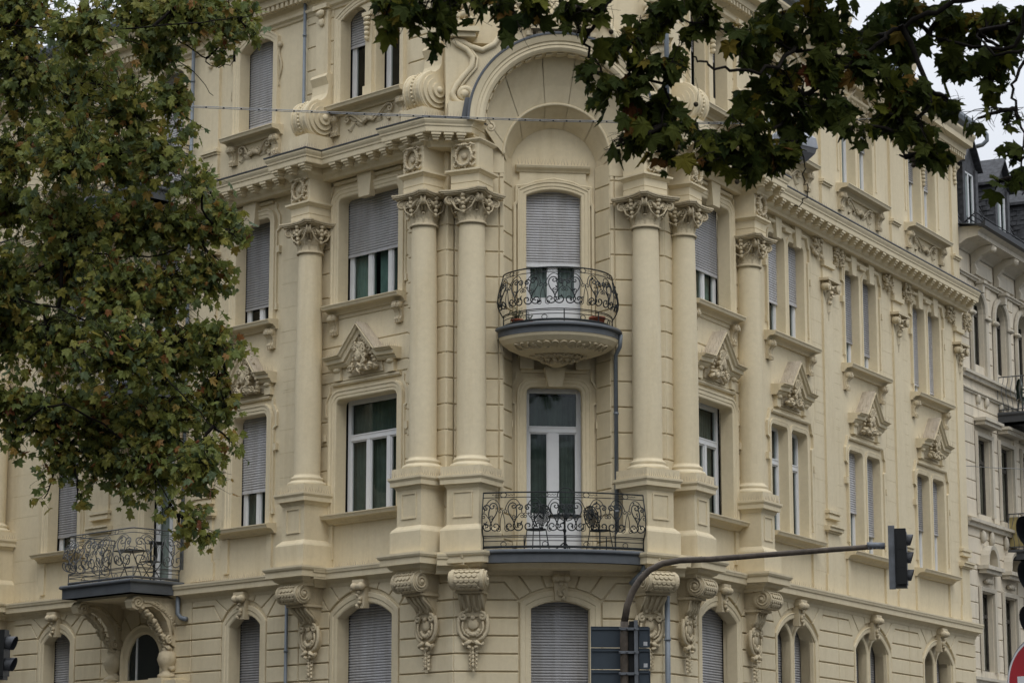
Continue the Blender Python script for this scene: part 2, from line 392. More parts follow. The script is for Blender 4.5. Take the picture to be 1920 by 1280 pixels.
# ---------------------------------------------------------------- windows
def shutter_mb(f, s0, s1, z0, z1, d=-.045, pitch=.056):
    mb = MB(); n_ = max(1, int((z1-z0)/pitch)); vs = []; fs = []
    for i in range(n_+1):
        z = z1-i*pitch
        for dz, dd in ((0, -.03), (-.003, .004), (-.022, .010), (-.042, .005), (-.045, -.028)):
            if z+dz < z0: break
            vs += [W(f, s0, d+dd, z+dz), W(f, s1, d+dd, z+dz)]
    k = len(vs)//2
    fs = [[2*i, 2*i+1, 2*i+3, 2*i+2] for i in range(k-1)]
    mb.add(vs, fs); box(mb, f, s0, s1, d-.012, d+.014, z0-.035, z0+.02); return mb
def curtain_mb(f, s0, s1, z0, z1, d, amp=.03, wav=.11, gaps=None):
    mb = MB(); n_ = int((s1-s0)/.022); vs = []
    for i in range(n_+1):
        s = s0+(s1-s0)*i/n_; q = noise.noise(Vector((s*3, z0, d)))*1.5
        dd = d+amp*math.sin(2*PI*(s/wav+q)); vs += [W(f, s, dd, z0), W(f, s, dd+.01, z1)]
    fs = [[2*i, 2*i+2, 2*i+3, 2*i+1] for i in range(n_) if not gaps or not any(a < s0+(s1-s0)*i/n_ < b_ for a, b_ in gaps)]
    mb.add(vs, fs, True); return mb
def window(f, s0, s1, z0, z1, parent, name='window', cut=None, mull=(), trans=None, curt=None, cd=CURT, sub2=(), gaps=None, tilt=None, fw=.075, mw=.055):
    """white casement; cut = height of the shutter's lower edge (None: no shutter)"""
    mb = MB()
    box(mb, f, s0-.02, s0+fw, -.15, -.075, z0-.02, z1+.03); box(mb, f, s1-fw, s1+.02, -.15, -.075, z0-.02, z1+.03)
    box(mb, f, s0+fw, s1-fw, -.148, -.077, z0-.02, z0+fw); box(mb, f, s0+fw, s1-fw, -.148, -.077, z1-fw, z1+.03)
    for x in mull: box(mb, f, x-mw, x+mw, -.146, -.07, z0+fw, (trans if trans else z1-fw))
    for x in sub2: box(mb, f, x-.03, x+.03, -.144, -.08, trans or z0+fw, z1-fw)
    if trans: box(mb, f, s0+fw, s1-fw, -.152, -.062, trans-.05, trans+.05); box(mb, f, s0+fw-.01, s1-fw+.01, -.13, -.05, trans+.05, trans+.075)
    # sash rebates: a thin inner step round each light
    xs = [s0+fw]+[v for x in mull for v in (x-mw, x+mw)]+[s1-fw]
    for a, b_ in zip(xs[::2], xs[1::2]):
        t = (trans-.05) if trans else z1-fw
        for q in ((a, a+.028, z0+fw, t), (b_-.028, b_, z0+fw, t), (a+.028, b_-.028, z0+fw, z0+fw+.03), (a+.028, b_-.028, t-.03, t)):
            box(mb, f, q[0], q[1], -.14, -.09, q[2], q[3])
    o = mb.build(name, WHITE, parent)
    g = MB(); g.add([W(f, s0+.02, -.118, z0), W(f, s1-.02, -.118, z0), W(f, s1-.02, -.118, z1), W(f, s0+.02, -.118, z1)], [[0, 1, 2, 3]]); g.build('pane', GLASS, o)
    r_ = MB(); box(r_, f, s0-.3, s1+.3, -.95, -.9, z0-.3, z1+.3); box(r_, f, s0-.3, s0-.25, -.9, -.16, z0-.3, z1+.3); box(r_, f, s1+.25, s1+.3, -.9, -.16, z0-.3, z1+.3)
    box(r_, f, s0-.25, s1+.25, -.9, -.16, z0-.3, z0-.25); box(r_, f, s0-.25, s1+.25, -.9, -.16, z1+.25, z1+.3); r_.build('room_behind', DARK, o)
    if curt: curtain_mb(f, s0+.03, s1-.03, curt[0], curt[1], -.24, gaps=gaps).build('curtain', cd, o)
    if cut is not None and name == 'balcony_door': r2 = MB(); box(r2, f, s0-.01, s1+.01, -.062, -.026, cut-.06, cut+.01); r2.build('shutter_rail', WHITE, o)
    if cut is not None: shutter_mb(f, s0-.03, s1+.03, cut, z1+.05).build('roller_shutter', SHUT, o)
    return o
# moulded surround: across (0 = opening edge, + outwards), d
SUR = [(0, 0), (0, .035), (.02, .05), (.07, .05), (.085, .065), (.15, .065), (.17, .085), (.205, .085), (.215, .0)]
def surround(f, s0, s1, z0, z1, parent, wall_d=.25, r=.12, rise=0, ears=True, scale=1., mat=None, key=False, dk=1.):
    pts = rr(s0, s1, z0, z1, r, rise)
    path = [pts[1]] + pts[2:] + [pts[0]]
    mb = MB(); fsweep(mb, f, path, [(-a*scale, wall_d+d_*dk) for a, d_ in SUR])
    w_ = .215*scale
    if ears:       # the outer ear moulding: straight jambs with a scooped shoulder and a stepped head
        e = w_+.02; h = .10
        for sg, sx in ((-1, s0), (1, s1)):
            L_ = [(sx+sg*(e+.0), z0+.35), (sx+sg*(e), z1-.35), (sx+sg*(e+h), z1-.30), (sx+sg*(e+h), z1-.02), (sx+sg*(e+h*.6), z1+.03), (sx+sg*(e-.02), z1+.16), (sx+sg*(e-.02), z1+.30)]
            fsweep(mb, f, L_, [(-.022, wall_d), (-.022, wall_d+.05), (.022, wall_d+.05), (.022, wall_d)])
            box(mb, f, sx+sg*(e+.02)-.035, sx+sg*(e+.02)+.035, wall_d, wall_d+.055, z0+.22, z0+.36)
            box(mb, f, sx+sg*(e+h)-.04, sx+sg*(e+h)+.04, wall_d, wall_d+.08, z1-.85, z1-.70)
        fsweep(mb, f, [(s0-.12, z1+.33), (s1+.12, z1+.33)], [(-.03, wall_d), (-.03, wall_d+.055), (0, wall_d+.075), (.035, wall_d+.075), (.035, wall_d)])
    if key:
        c = (s0+s1)/2; k0 = .17; k1 = .25
        prism(mb, f, [(c-k0, z1-.12), (c+k0, z1-.12), (c+k1, z1+.52), (c-k1, z1+.52)], wall_d, wall_d+.16)
    return mb.build('window_surround', mat or CREAM, parent)
def sill(f, s0, s1, z, parent, proj=.30, wall_d=.25, mat=None, br=True, carved=True):
    mb = MB(); P = [XY(f, s0, 0), XY(f, s1, 0)]
    pr = [(wall_d, z-.19), (wall_d+.06, z-.19), (wall_d+.08, z-.15), (wall_d+.12, z-.12), (wall_d+.14, z-.10), (wall_d+proj-.04, z-.09), (wall_d+proj-.02, z-.04), (wall_d+proj, z-.02), (wall_d+proj, z), (wall_d, z+.035)]
    vs = [W(f, s0, a, b_) for a, b_ in pr]+[W(f, s1, a, b_) for a, b_ in pr]; k = len(pr)
    mb.add(vs, [[i, (i+1) % k, k+(i+1) % k, k+i] for i in range(k)]+[list(range(k)), [k+i for i in range(k)]])
    o = mb.build('sill', mat or CREAM, parent)
    if br:
        for sx in (s0+.18, s1-.18): bracket(f, sx, z-.19, .42, wall_d, o)
    return o
def bracket(f, s, z, h, wall_d, parent, w_=.11, name='sill_bracket'):
    mb = MB()
    pr = [(0, 0), (.17, 0), (.17, -.04), (.19, -.07), (.18, -.12), (.12, -.16), (.08, -.22), (.07, -.30), (.09, -.33), (.10, -.36), (.07, -.42), (0, -.42)]
    pr = [(a, b_*h/.42) for a, b_ in pr]; k = len(pr)
    for x0, x1, e in ((s-w_, s+w_, 0), (s-w_*.45, s+w_*.45, .02)):
        vs = [W(f, x0, wall_d+a+(e if 0 < i < k-1 else 0), z+b_) for i, (a, b_) in enumerate(pr)]+[W(f, x1, wall_d+a+(e if 0 < i < k-1 else 0), z+b_) for i, (a, b_) in enumerate(pr)]
        mb.add(vs, [[i, i+1, k+i+1, k+i] for i in range(k-1)]+[list(range(k)), [k+i for i in range(k)]])
    for sg in (-1, 1): blob(mb, f, s+sg*w_, wall_d+.12, z-.08*h/.42, .025, .065, .065)
    for q in range(3): box(mb, f, s-w_*.8+q*w_*.6, s-w_*.8+q*w_*.6+.03, wall_d+.06, wall_d+.12, z-h-.02, z-h+.04)
    return mb.build(name, CARVE, parent)
# ---------------------------------------------------------------- pediment with a carved head
PEDP = [(-.17, 0), (-.17, .12), (-.12, .17), (-.09, .17), (-.08, .23), (.0, .24), (.01, .29), (.04, .31), (.05, .35), (.06, .35), (.075, 0)]
def spikes(mb, a, b_, n_, h=.17, lean=.02, rnd=None):
    """thin steel needles against birds, standing in a row from a to b_"""
    a, b_ = Vector(a), Vector(b_)
    for i in range(n_):
        t = (i+.5)/n_; p = a+(b_-a)*t; q = p+Vector((random.uniform(-.05, .05), random.uniform(-lean, lean), h*random.uniform(.75, 1.1)))
        e = Vector((.0035, 0, 0)); g = Vector((0, .004, 0))
        mb.add([tuple(p-e), tuple(p+e), tuple(q), tuple(p+g)], [[0, 1, 2], [1, 3, 2], [3, 0, 2]])
HEADP = [(-.10, -.25), (.03, -.25), (.035, -.14), (.09, -.165), (.125, -.14), (.118, -.105), (.138, -.092), (.126, -.076), (.138, -.062), (.124, -.048), (.162, -.032), (.118, .022), (.130, .045), (.130, .09), (.10, .145), (.03, .185), (-.06, .18), (-.12, .12), (-.135, .02), (-.10, -.10)]
def relief_head(f, s, z, d, parent, face=1, k=1.):
    """antique head in profile framed by wings, shells and scrolls; face=+1 looks along +s"""
    mb = MB(); fc = face
    def B(x, y, e, a, b_, c, rot=0, ro=0): blob(mb, f, s+fc*x*k, d+e*k, z+y*k, a*k, b_*k, c*k, rot*fc, ro)
    prism(mb, f, [(s-.46*k, z-.30*k), (s+.46*k, z-.30*k), (s+.40*k, z-.05*k), (s, z+.42*k), (s-.40*k, z-.05*k)], d-.05, d+.01)
    hp = [(s+fc*x*k*1.05, z+y*k*1.05) for x, y in HEADP]
    for g0, z0_, z1_ in ((0, 0, .10), (.022, .10, .145)):
        block(mb, f, hp, d+z0_*k, d+z1_*k, g0*k+.001, .03*k)
    B(.055, -.045, .15, .055, .045, .065); B(.02, .02, .13, .10, .07, .13, .2); B(.098, .035, .165, .024, .018, .014); B(-.03, -.02, .17, .022, .02, .035, .3)
    for j, (x, y, r_, a_) in enumerate(((.11, .12, .05, 1), (.06, .17, .06, -1), (-.01, .19, .06, 1), (-.08, .15, .06, -1), (-.13, .08, .055, 1), (-.14, -.01, .05, -1), (-.12, -.10, .045, 1), (.0, .12, .06, -1), (-.07, .06, .055, 1))):
        ftube(mb, f, [(s+fc*(x+p[0])*k, z+(y+p[1])*k) for p in spiral(0, 0, r_*1.15, j*1.3, 1.2*a_, 12, .2)], d+.17*k, .021*k, 5)
        B(x, y, .13, r_*.9, .05, r_*.8, j, .5)
    for x, y, w_, h_, ro_ in ((-.06, .16, .12, .26, .55), (-.10, .12, .12, .27, .9), (.06, .18, .10, .20, .1), (.10, .14, .09, .17, -.5), (-.12, .04, .12, .24, 1.3)):
        leafstrip(mb, f, s+fc*x*k, d+.12*k, z+y*k, w_*k, h_*k, .06*k, ro_*fc)
    for i in range(9):                                                                 # string of beads over the crown
        t = i/8; B(-.02-.34*t, .30-.42*t**1.3, .12, .034, .036, .03)
    for i in range(4): B(.20+.02*i, .02-.07*i, .10, .026, .03, .03)
    rnd = random.Random(int(abs(s)*100)); 
    for i in range(26):                                                                # drapery and foliage at the foot
        x = rnd.uniform(-.40, .34); y = -.27+rnd.uniform(0, .15)*(1-abs(x)*1.2)
        B(x, y, .06+rnd.uniform(0, .07), rnd.uniform(.035, .07), .05, rnd.uniform(.018, .035), rnd.uniform(-1.2, 1.2), .6)
    for x0, sg in ((.02, 1), (-.22, -1), (.24, 1)):
        ftube(mb, f, [(s+fc*(x0+p[0])*k, z+(-.21+p[1])*k) for p in spiral(0, 0, .075, 0, 1.4*sg, 16)], d+.14*k, .016*k, 5)
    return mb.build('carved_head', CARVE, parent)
def pediment(f, c, hw, zl, za, wall_d, parent, face, bend=.5, key=True):
    mb = MB()
    path = [(c-hw, zl), (c-hw*bend, zl+.02), (c, za), (c+hw*bend, zl+.02), (c+hw, zl)]
    fsweep(mb, f, path, [(a, wall_d+d_) for a, d_ in PEDP])
    zt = zl-.42
    for sg in (-1, 1):
        x = c+sg*hw*.78; box(mb, f, x-.10, x+.10, wall_d, wall_d+.10, zt, zl-.15)
        blob(mb, f, x, wall_d+.1, zl-.2, .12, .07, .05)
    prism(mb, f, [(c-hw*.7, zt), (c+hw*.7, zt), (c+hw*.7, zl-.1), (c+hw*bend, zl-.1), (c, za-.12), (c-hw*bend, zl-.1), (c-hw*.7, zl-.1)], wall_d-.02, wall_d+.03)
    o = mb.build('pediment', CREAM, parent)
    top = MB(); fsweep(top, f, path[1:4], [(.079, wall_d+.0), (.079, wall_d+.33), (.087, wall_d+.33), (.087, wall_d)]); top.build('pediment_top', LEDGE, o)
    relief_head(f, c-.03, zl+.0, wall_d+.06, o, face, 1.22)
    sp_ = MB()
    for (a, b_, n_) in ((path[0], path[1], 9), (path[1], path[2], 20), (path[2], path[3], 20), (path[3], path[4], 9)):
        for dd in (.08, .2, .30): spikes(sp_, W(f, a[0], wall_d+dd, a[1]+.07), W(f, b_[0], wall_d+dd, b_[1]+.07), n_, .15)
    sp_.build('bird_spikes', SPIKE, o)
    return o
# ---------------------------------------------------------------- wall sheets of the two long fronts
B_L, A_L, DOOR, A2_L, B2_L = (4.92, 6.84), (9.17, 10.35), (12.45, 13.55), (16.2, 17.4), (19.75, 21.6)
B_R = (4.83, 6.73); PAIRS = [(8.90, 9.84, 10.06, 10.98), (13.55, 14.45, 14.72, 15.6), (18.20, 19.08, 19.34, 20.20)]
Z1, Z2, Z3 = (6.67, 9.12), (11.16, 13.5), (15.57, 17.72)
def holes_for(mode):
    hs = []
    if mode == 'L':
        for a, b_ in (B_L, A_L, A2_L, B2_L):
            hs += [rr(a, b_, *Z1), rr(a, b_, *Z2)]
        for a, b_ in (A_L, A2_L): hs.append(rr(a, b_, *Z3, rise=.2))
        for z0, z1, q in ((5.72, 9.12, 0), (10.2, 13.5, 0), (14.75, 17.72, .2)): hs.append(rr(DOOR[0], DOOR[1], z0, z1, rise=q))
        a, b_ = B_L; m_ = (a+b_)/2
        for x0, x1 in ((a, m_-.16), (m_+.16, b_)): hs.append(rr(x0, x1, Z3[0], Z3[1], rise=.2))
    else:
        a, b_ = B_R; hs += [rr(a, b_, *Z1), rr(a, b_, *Z2)]; m_ = (a+b_)/2
        for x0, x1 in ((a, m_-.16), (m_+.16, b_)): hs.append(rr(x0, x1, Z3[0], Z3[1], rise=.2))
        for a, b_, c, d in PAIRS:
            for x0, x1 in ((a, b_), (c, d)): hs += [rr(x0, x1, *Z1), rr(x0, x1, *Z2), rr(x0, x1, Z3[0], Z3[1], rise=.25)]
    return hs
mb = MB(); LEN_L, LEN_R = 24.5, 21.93
open_wall(mb, FL, 3.40, LEN_L, 5.2, ZTOP+.8, holes_for('L'), 0, .25)
open_wall(mb, FR, 3.40, LEN_R, 5.2, ZTOP+.8, holes_for('R'), 0, .25)
bz = [5.6, 6.05, 6.58, 7.11, 7.64, 8.17, 8.68, 9.21, 9.74, 10.27, 10.85, 11.38, 11.91, 12.44, 13.0, 13.4]
for f, bb in ((FL, B_L), (FR, B_R)):
    ex = [(bb[0]-.23, bb[1]+.23, 6.6, 9.5), (bb[0]-.23, bb[1]+.23, 11.1, 13.98), (bb[0]-.27, bb[1]+.27, 5.5, 6.7)]
    courses(mb, f, 3.42, 8.0, bz, .25, .275, ex, .012)
    courses(mb, f, 3.42, 8.0, [14.45+.53*i for i in range(8)], .25, .275, [(bb[0]-.25, bb[1]+.25, 14.3, 18)], .012)
# faint ashlar joints on the plain bays
for f, s0, s1, ex0 in ((FL, 8.1, LEN_L, (A_L, DOOR, A2_L, B2_L)), (FR, 8.1, LEN_R, [(p[0], p[3]) for p in PAIRS])):
    ex = []
    for a, b_ in ex0: ex += [(a-.4, b_+.4, 5.2, 9.55), (a-.4, b_+.4, 10.0, 13.98), (a-.5, b_+.5, 9.5, 10.6)]
    courses(mb, f, s0, s1, bz, .25, .2545, ex, .003, .002)
for f, s1 in ((FL, LEN_L), (FR, LEN_R)):
    box(mb, f, 3.6, s1, .25, .46, 13.62, 14.34) if False else None
# far end and back so the block is solid
pts = [XY(FL, LEN_L, .25), XY(FL, LEN_L, -9), XY(FC, 0, -16), XY(FR, LEN_R, -9), XY(FR, LEN_R, .25)]
for a, b_ in zip(pts[:-1], pts[1:]): mb.add([(a.x, a.y, GZ), (b_.x, b_.y, GZ), (b_.x, b_.y, ZTOP+.8), (a.x, a.y, ZTOP+.8)], [[0, 1, 2, 3]])
mb.build('upper_wall', CREAM, house)

# ---------------------------------------------------------------- windows of the long fronts
def mid(a, b_, k=3): return [a+(b_-a)*i/k for i in range(1, k)]
def wide(f, bb, face):
    a, b_ = bb; m3 = mid(a, b_)
    window(f, a, b_, Z1[0], Z1[1], house, mull=m3, trans=8.32, curt=(6.7, 9.05), gaps=None)
    window(f, a, b_, Z2[0], Z2[1], house, cut=(12.28 if face > 0 else 12.05), mull=m3, curt=(11.2, 12.6), cd=TEAL, gaps=([(a+.42, a+.62), (a+1.1, a+1.25)] if face > 0 else None))
    surround(f, a, b_, *Z1, house); surround(f, a, b_, *Z2, house, key=True)
    sill(f, a-.25, b_+.25, 6.66, house, br=False); sill(f, a-.25, b_+.25, 11.14, house)
    m_ = (a+b_)/2
    for x0, x1, c in ((a, m_-.16, 17.35 if face > 0 else 16.9), (m_+.16, b_, 16.95)): window(f, x0, x1, *Z3, house, cut=c, curt=((15.6, 17.0) if face < 0 else None))
    surround(f, a, b_, Z3[0], Z3[1]+.02, house, rise=.26, ears=False, scale=.8)
    mb = MB(); box(mb, f, m_-.1, m_+.1, .25, .33, Z3[0], Z3[1]-.35); box(mb, f, m_-.14, m_+.14, .25, .36, Z3[0], Z3[0]+.25); box(mb, f, m_-.14, m_+.14, .25, .40, Z3[1]-.35, Z3[1]-.27)
    for q in range(5): blob(mb, f, m_, .38, Z3[1]-.42-.11*q, .09-.012*q, .07, .06, 0, .4)
    mb.build('mullion_pilaster', CREAM, house)
    sill(f, a-.32, b_+.32, 15.53, house, proj=.34); sill_swag(f, (a+b_)/2, 15.1, (b_-a)*.42, face)
    pediment(f, (a+b_)/2, 1.08, 9.93, 10.52, .27, house, 1)
    w1 = (b_-a)/2+.15; c = (a+b_)/2
    for sg in (-1, 1): mb = MB(); box(mb, f, c+sg*w1-.09, c+sg*w1+.09, .25, .30, 5.75, 6.46); mb.build('apron_pilaster', CREAM, house)
def sill_swag(f, c, z, hw, face):
    mb = MB()
    for sg in (-1, 1):
        ftube(mb, f, [(c+sg*(x), z+y) for x, y in scroll((.14, .02), (hw-.12, .10), .09, .10, 1, -1, .05)], .31, .026, 6)
        leafstrip(mb, f, c+sg*.15, .27, z-.1, .16, .32, .06, -sg*1.3)
        leafstrip(mb, f, c+sg*(hw*.55), .27, z+.02, .13, .3, .05, -sg*1.0)
        leafstrip(mb, f, c+sg*(hw*.6), .27, z-.02, .12, .25, .05, -sg*2.2)
    for q in range(5): blob(mb, f, c+(q-2)*.06, .32, z+.02-abs(q-2)*.02, .05, .05, .07, (q-2)*.3)
    mb.build('carved_swag', CARVE, house)
wide(FL, B_L, 1); wide(FR, B_R, -1)
def narrow(f, bb, cut1, cut2, cut3, hw=.86, ped=True):
    a, b_ = bb
    window(f, a, b_, *Z1, house, cut=cut1, mull=[(a+b_)/2+.1], curt=(6.7, 8.2))
    window(f, a, b_, *Z2, house, cut=cut2, mull=[(a+b_)/2+.1])
    window(f, a, b_, *Z3, house, cut=cut3, mull=[(a+b_)/2])
    surround(f, a, b_, *Z1, house); surround(f, a, b_, *Z2, house, key=True); surround(f, a, b_, Z3[0], Z3[1], house, rise=.2, ears=False)
    sill(f, a-.35, b_+.35, 6.66, house, br=False); sill(f, a-.3, b_+.3, 11.14, house); sill(f, a-.35, b_+.35, 15.53, house, proj=.34)
    sill_swag(f, (a+b_)/2, 15.1, (b_-a)*.5, 1)
    pediment(f, (a+b_)/2, hw, 9.93, 10.52, .25, house, 1)
    c = (a+b_)/2
    for sg in (-1, 1):
        mb = MB(); box(mb, f, c+sg*.75-.08, c+sg*.75+.08, .25, .30, 5.7, 6.46); mb.build('apron_pilaster', CREAM, house)
        mb = MB(); ftube(mb, f, [(c+sg*.84+.05*math.sin(q*.8), 17.45-.09*q) for q in range(12)], .28, .035, 6, .015); blob(mb, f, c+sg*.84, .29, 17.42, .07, .05, .07); mb.build('stucco_drop', CARVE, house)
narrow(FL, A_L, 7.50, 11.62, 15.83); narrow(FL, A2_L, 7.1, 11.9, 16.2)
for z0, z1, cut, cu in ((5.72, 9.12, 8.45, (5.8, 9.0)), (10.2, 13.5, 12.9, (10.3, 13.2)), (14.75, 17.72, 15.0, None)):
    window(FL, DOOR[0], DOOR[1], z0, z1, house, name='balcony_door', cut=cut, mull=[sum(DOOR)/2], curt=cu, cd=VOILE)
    surround(FL, DOOR[0], DOOR[1], z0, z1, house, ears=False, rise=(.2 if z0 > 14 else 0))
def pair(f, p, c1, c2, c3):
    a, b_, c, d = p; m_ = (b_+c)/2; fw_ = sub(f, 0, .10)
    for i, (x0, x1) in enumerate(((a, b_), (c, d))):
        window(fw_, x0, x1, *Z1, house, cut=c1[i], trans=(8.32 if c1[i] is None else None), mull=[(x0+x1)/2], curt=(6.7, 9.0))
        window(fw_, x0, x1, *Z2, house, cut=c2[i], mull=[(x0+x1)/2], curt=(11.2, 13), cd=VOILE if i else TEAL)
        window(fw_, x0, x1, *Z3, house, cut=c3[i], mull=[(x0+x1)/2], curt=(15.6, 17.5), cd=VOILE)
        for z in (Z1, Z2): surround(f, x0, x1, *z, house, ears=False, scale=.5, dk=.35)
        surround(f, x0, x1, *Z3, house, ears=False, scale=.5, rise=.25, dk=.35)
    for z, key in ((Z1, False), (Z2, True)):
        mb = MB()
        for sg, sx in ((-1, a), (1, d)):
            L_ = [(sx+sg*.16, z[0]+.35), (sx+sg*.16, z[1]-.35), (sx+sg*.27, z[1]-.30), (sx+sg*.27, z[1]), (sx+sg*.2, z[1]+.05), (sx+sg*.12, z[1]+.3)]
            fsweep(mb, f, L_, [(-.025, .25), (-.025, .31), (.025, .31), (.025, .25)])
            box(mb, f, sx+sg*.18-.035, sx+sg*.18+.035, .25, .31, z[0]+.22, z[0]+.36)
            box(mb, f, sx+sg*.27-.04, sx+sg*.27+.04, .25, .33, z[1]-.85, z[1]-.70)
        fsweep(mb, f, [(a-.05, z[1]+.26), (d+.05, z[1]+.26)], [(-.03, .25), (-.03, .31), (0, .33), (.035, .33), (.035, .25)])
        if key:
            for cc in ((a+b_)/2, (c+d)/2): prism(mb, f, [(cc-.13, z[1]-.08), (cc+.13, z[1]-.08), (cc+.2, z[1]+.48), (cc-.2, z[1]+.48)], .25, .34)
            box(mb, f, m_-.2, m_+.2, .25, .34, z[1]+.16, z[1]+.24)
        mb.build('window_surround', CREAM, house)
    sill(f, a-.35, d+.38, 6.66, house, br=False); sill(f, a-.3, d+.33, 11.14, house); sill(f, a-.4, d+.42, 15.53, house, proj=.34)
    sill_swag(f, (a+d)/2, 15.1, (d-a)*.42, 1)
    pediment(f, (a+d)/2, 1.0, 9.93, 10.52, .25, house, 1)
    mb = MB()                    # hood over the top windows: a curly gable with ribbon carving, capital on the mullion
    fsweep(mb, f, scroll((a-.1, 17.75), (m_, 18.25), .10, .03, 1, -1, .06)[14:-14]+[(m_, 18.28)], [(-.04, .25), (-.04, .40), (.03, .43), (.05, .25)])
    fsweep(mb, f, [(m_, 18.28)]+scroll((d+.1, 17.75), (m_, 18.25), .10, .03, -1, 1, -.06)[14:-14][::-1], [(-.04, .25), (-.04, .40), (.03, .43), (.05, .25)])
    box(mb, f, m_-.12, m_+.12, .25, .36, Z3[1]-.40, Z3[1]-.30)
    for q in range(5): blob(mb, f, m_, .30, Z3[1]-.47-.10*q, .10-.015*q, .06, .06, 0, .4)
    for q in range(12): blob(mb, f, m_+(q-5.5)*.12, .29, 17.95+.12*math.sin(q*2.1), .07, .05, .05, q, .6)
    mb.build('carved_hood', CARVE, house)
    for sg, sx in ((-1, a), (1, d)):
        mb = MB(); box(mb, f, sx+sg*.22-.09, sx+sg*.22+.09, .25, .30, 5.62, 6.46); mb.build('apron_pilaster', CREAM, house)
        mb = MB(); box(mb, f, sx+sg*.25-.035, sx+sg*.25+.035, .25, .275, 15.9, 17.6); mb.build('wall_strip', CREAM, house)
pair(FR, PAIRS[0], (None, None), (12.0, 12.15), (17.2, 16.4)); pair(FR, PAIRS[1], (7.7, 7.25), (11.85, 11.7), (17.6, 16.9)); pair(FR, PAIRS[2], (7.75, 7.75), (11.5, 11.45), (16.9, 16.9))
# flat pilasters between the double windows, and on the left wing's middle bay
def pilaster(f, s, w_=.33, parent=None, top3=True):
    mb = MB(); d = .25
    for (a, z0, z1, e) in ((w_+.07, 5.6, 6.0, .05), (w_, 6.0, 6.98, .05), (w_+.10, 7.02, 7.10, .15), (w_+.07, 6.98, 7.02, .1), (w_+.10, 7.10, 7.14, .19), (w_+.03, 7.30, 7.37, .11), (w_+.01, 7.37, 7.43, .08), (w_+.04, 7.43, 7.5, .12), (w_-.03, 7.5, 13.3, .05), (w_+.02, 13.3, 13.42, .12), (w_-.02, 13.42, 14.0, .07)):
        box(mb, f, s-a, s+a, d, d+e, z0, z1)
    o = mb.build('pilaster', CREAM, parent or house)
    c = MB()
    box(c, f, s-w_-.08, s+w_+.08, d, d+.24, 12.93, 12.99)
    for sg in (-1, 1):
        ftube(c, f, [(s+sg*(w_-.02+p[0]), 12.79+p[1]) for p in spiral(0, 0, .12, PI/2, -1.6*sg if False else 1.6, 18)], d+.20, .03, 6, .018)
        blob(c, f, s+sg*(w_-.02), d+.12, 12.79, .10, .12, .10)
        leafstrip(c, f, s+sg*.12, d+.06, 12.45, .16, .32, .12, -sg*.35)
    leafstrip(c, f, s, d+.08, 12.2, .24, .5, .14, 0); leafstrip(c, f, s, d+.05, 12.02, .14, .3, .06, 0)
    for q in range(4): blob(c, f, s, d+.16-.02*q, 12.8-.12*q, .07, .05, .05, 0, .5)
    box(c, f, s-w_, s+w_, d, d+.09, 12.02, 12.07) if w_ < .2 else None
    c.build('capital', CARVE, o)
    for sg in (-1, 1):                   # garland squares either side under the cornice
        q_ = MB(); rnd = random.Random(int(s*10)+sg)
        for i in range(60): blob(q_, f, s+sg*(w_+.33)+rnd.uniform(-.25, .25), d+.03+rnd.uniform(0, .09), 13.70+rnd.uniform(-.25, .25), rnd.uniform(.03, .075), .05, rnd.uniform(.02, .04), rnd.uniform(0, 3), .6, ICO1)
        q_.build('carved_panel', CARVE, o)
    if top3:
        t_ = MB(); box(t_, f, s-w_*.8, s+w_*.8, d, d+.06, 14.5, ZTOP); box(t_, f, s-w_*.9, s+w_*.9, d, d+.14, 15.35, 15.42); box(t_, f, s-w_*.85, s+w_*.85, d, d+.10, 15.30, 15.35)
        for q in range(8): blob(t_, f, s+.03*math.sin(q*2), d+.09, 18.2-.11*q, .13-.010*q, .05, .06, q*.7, .5)
        t_.build('upper_pilaster', CREAM, o)
for s in (12.35, 17.0): pilaster(FR, s)
pilaster(FR, 21.6, .30)
for s in (11.35, 15.25): pilaster(FL, s, .34)
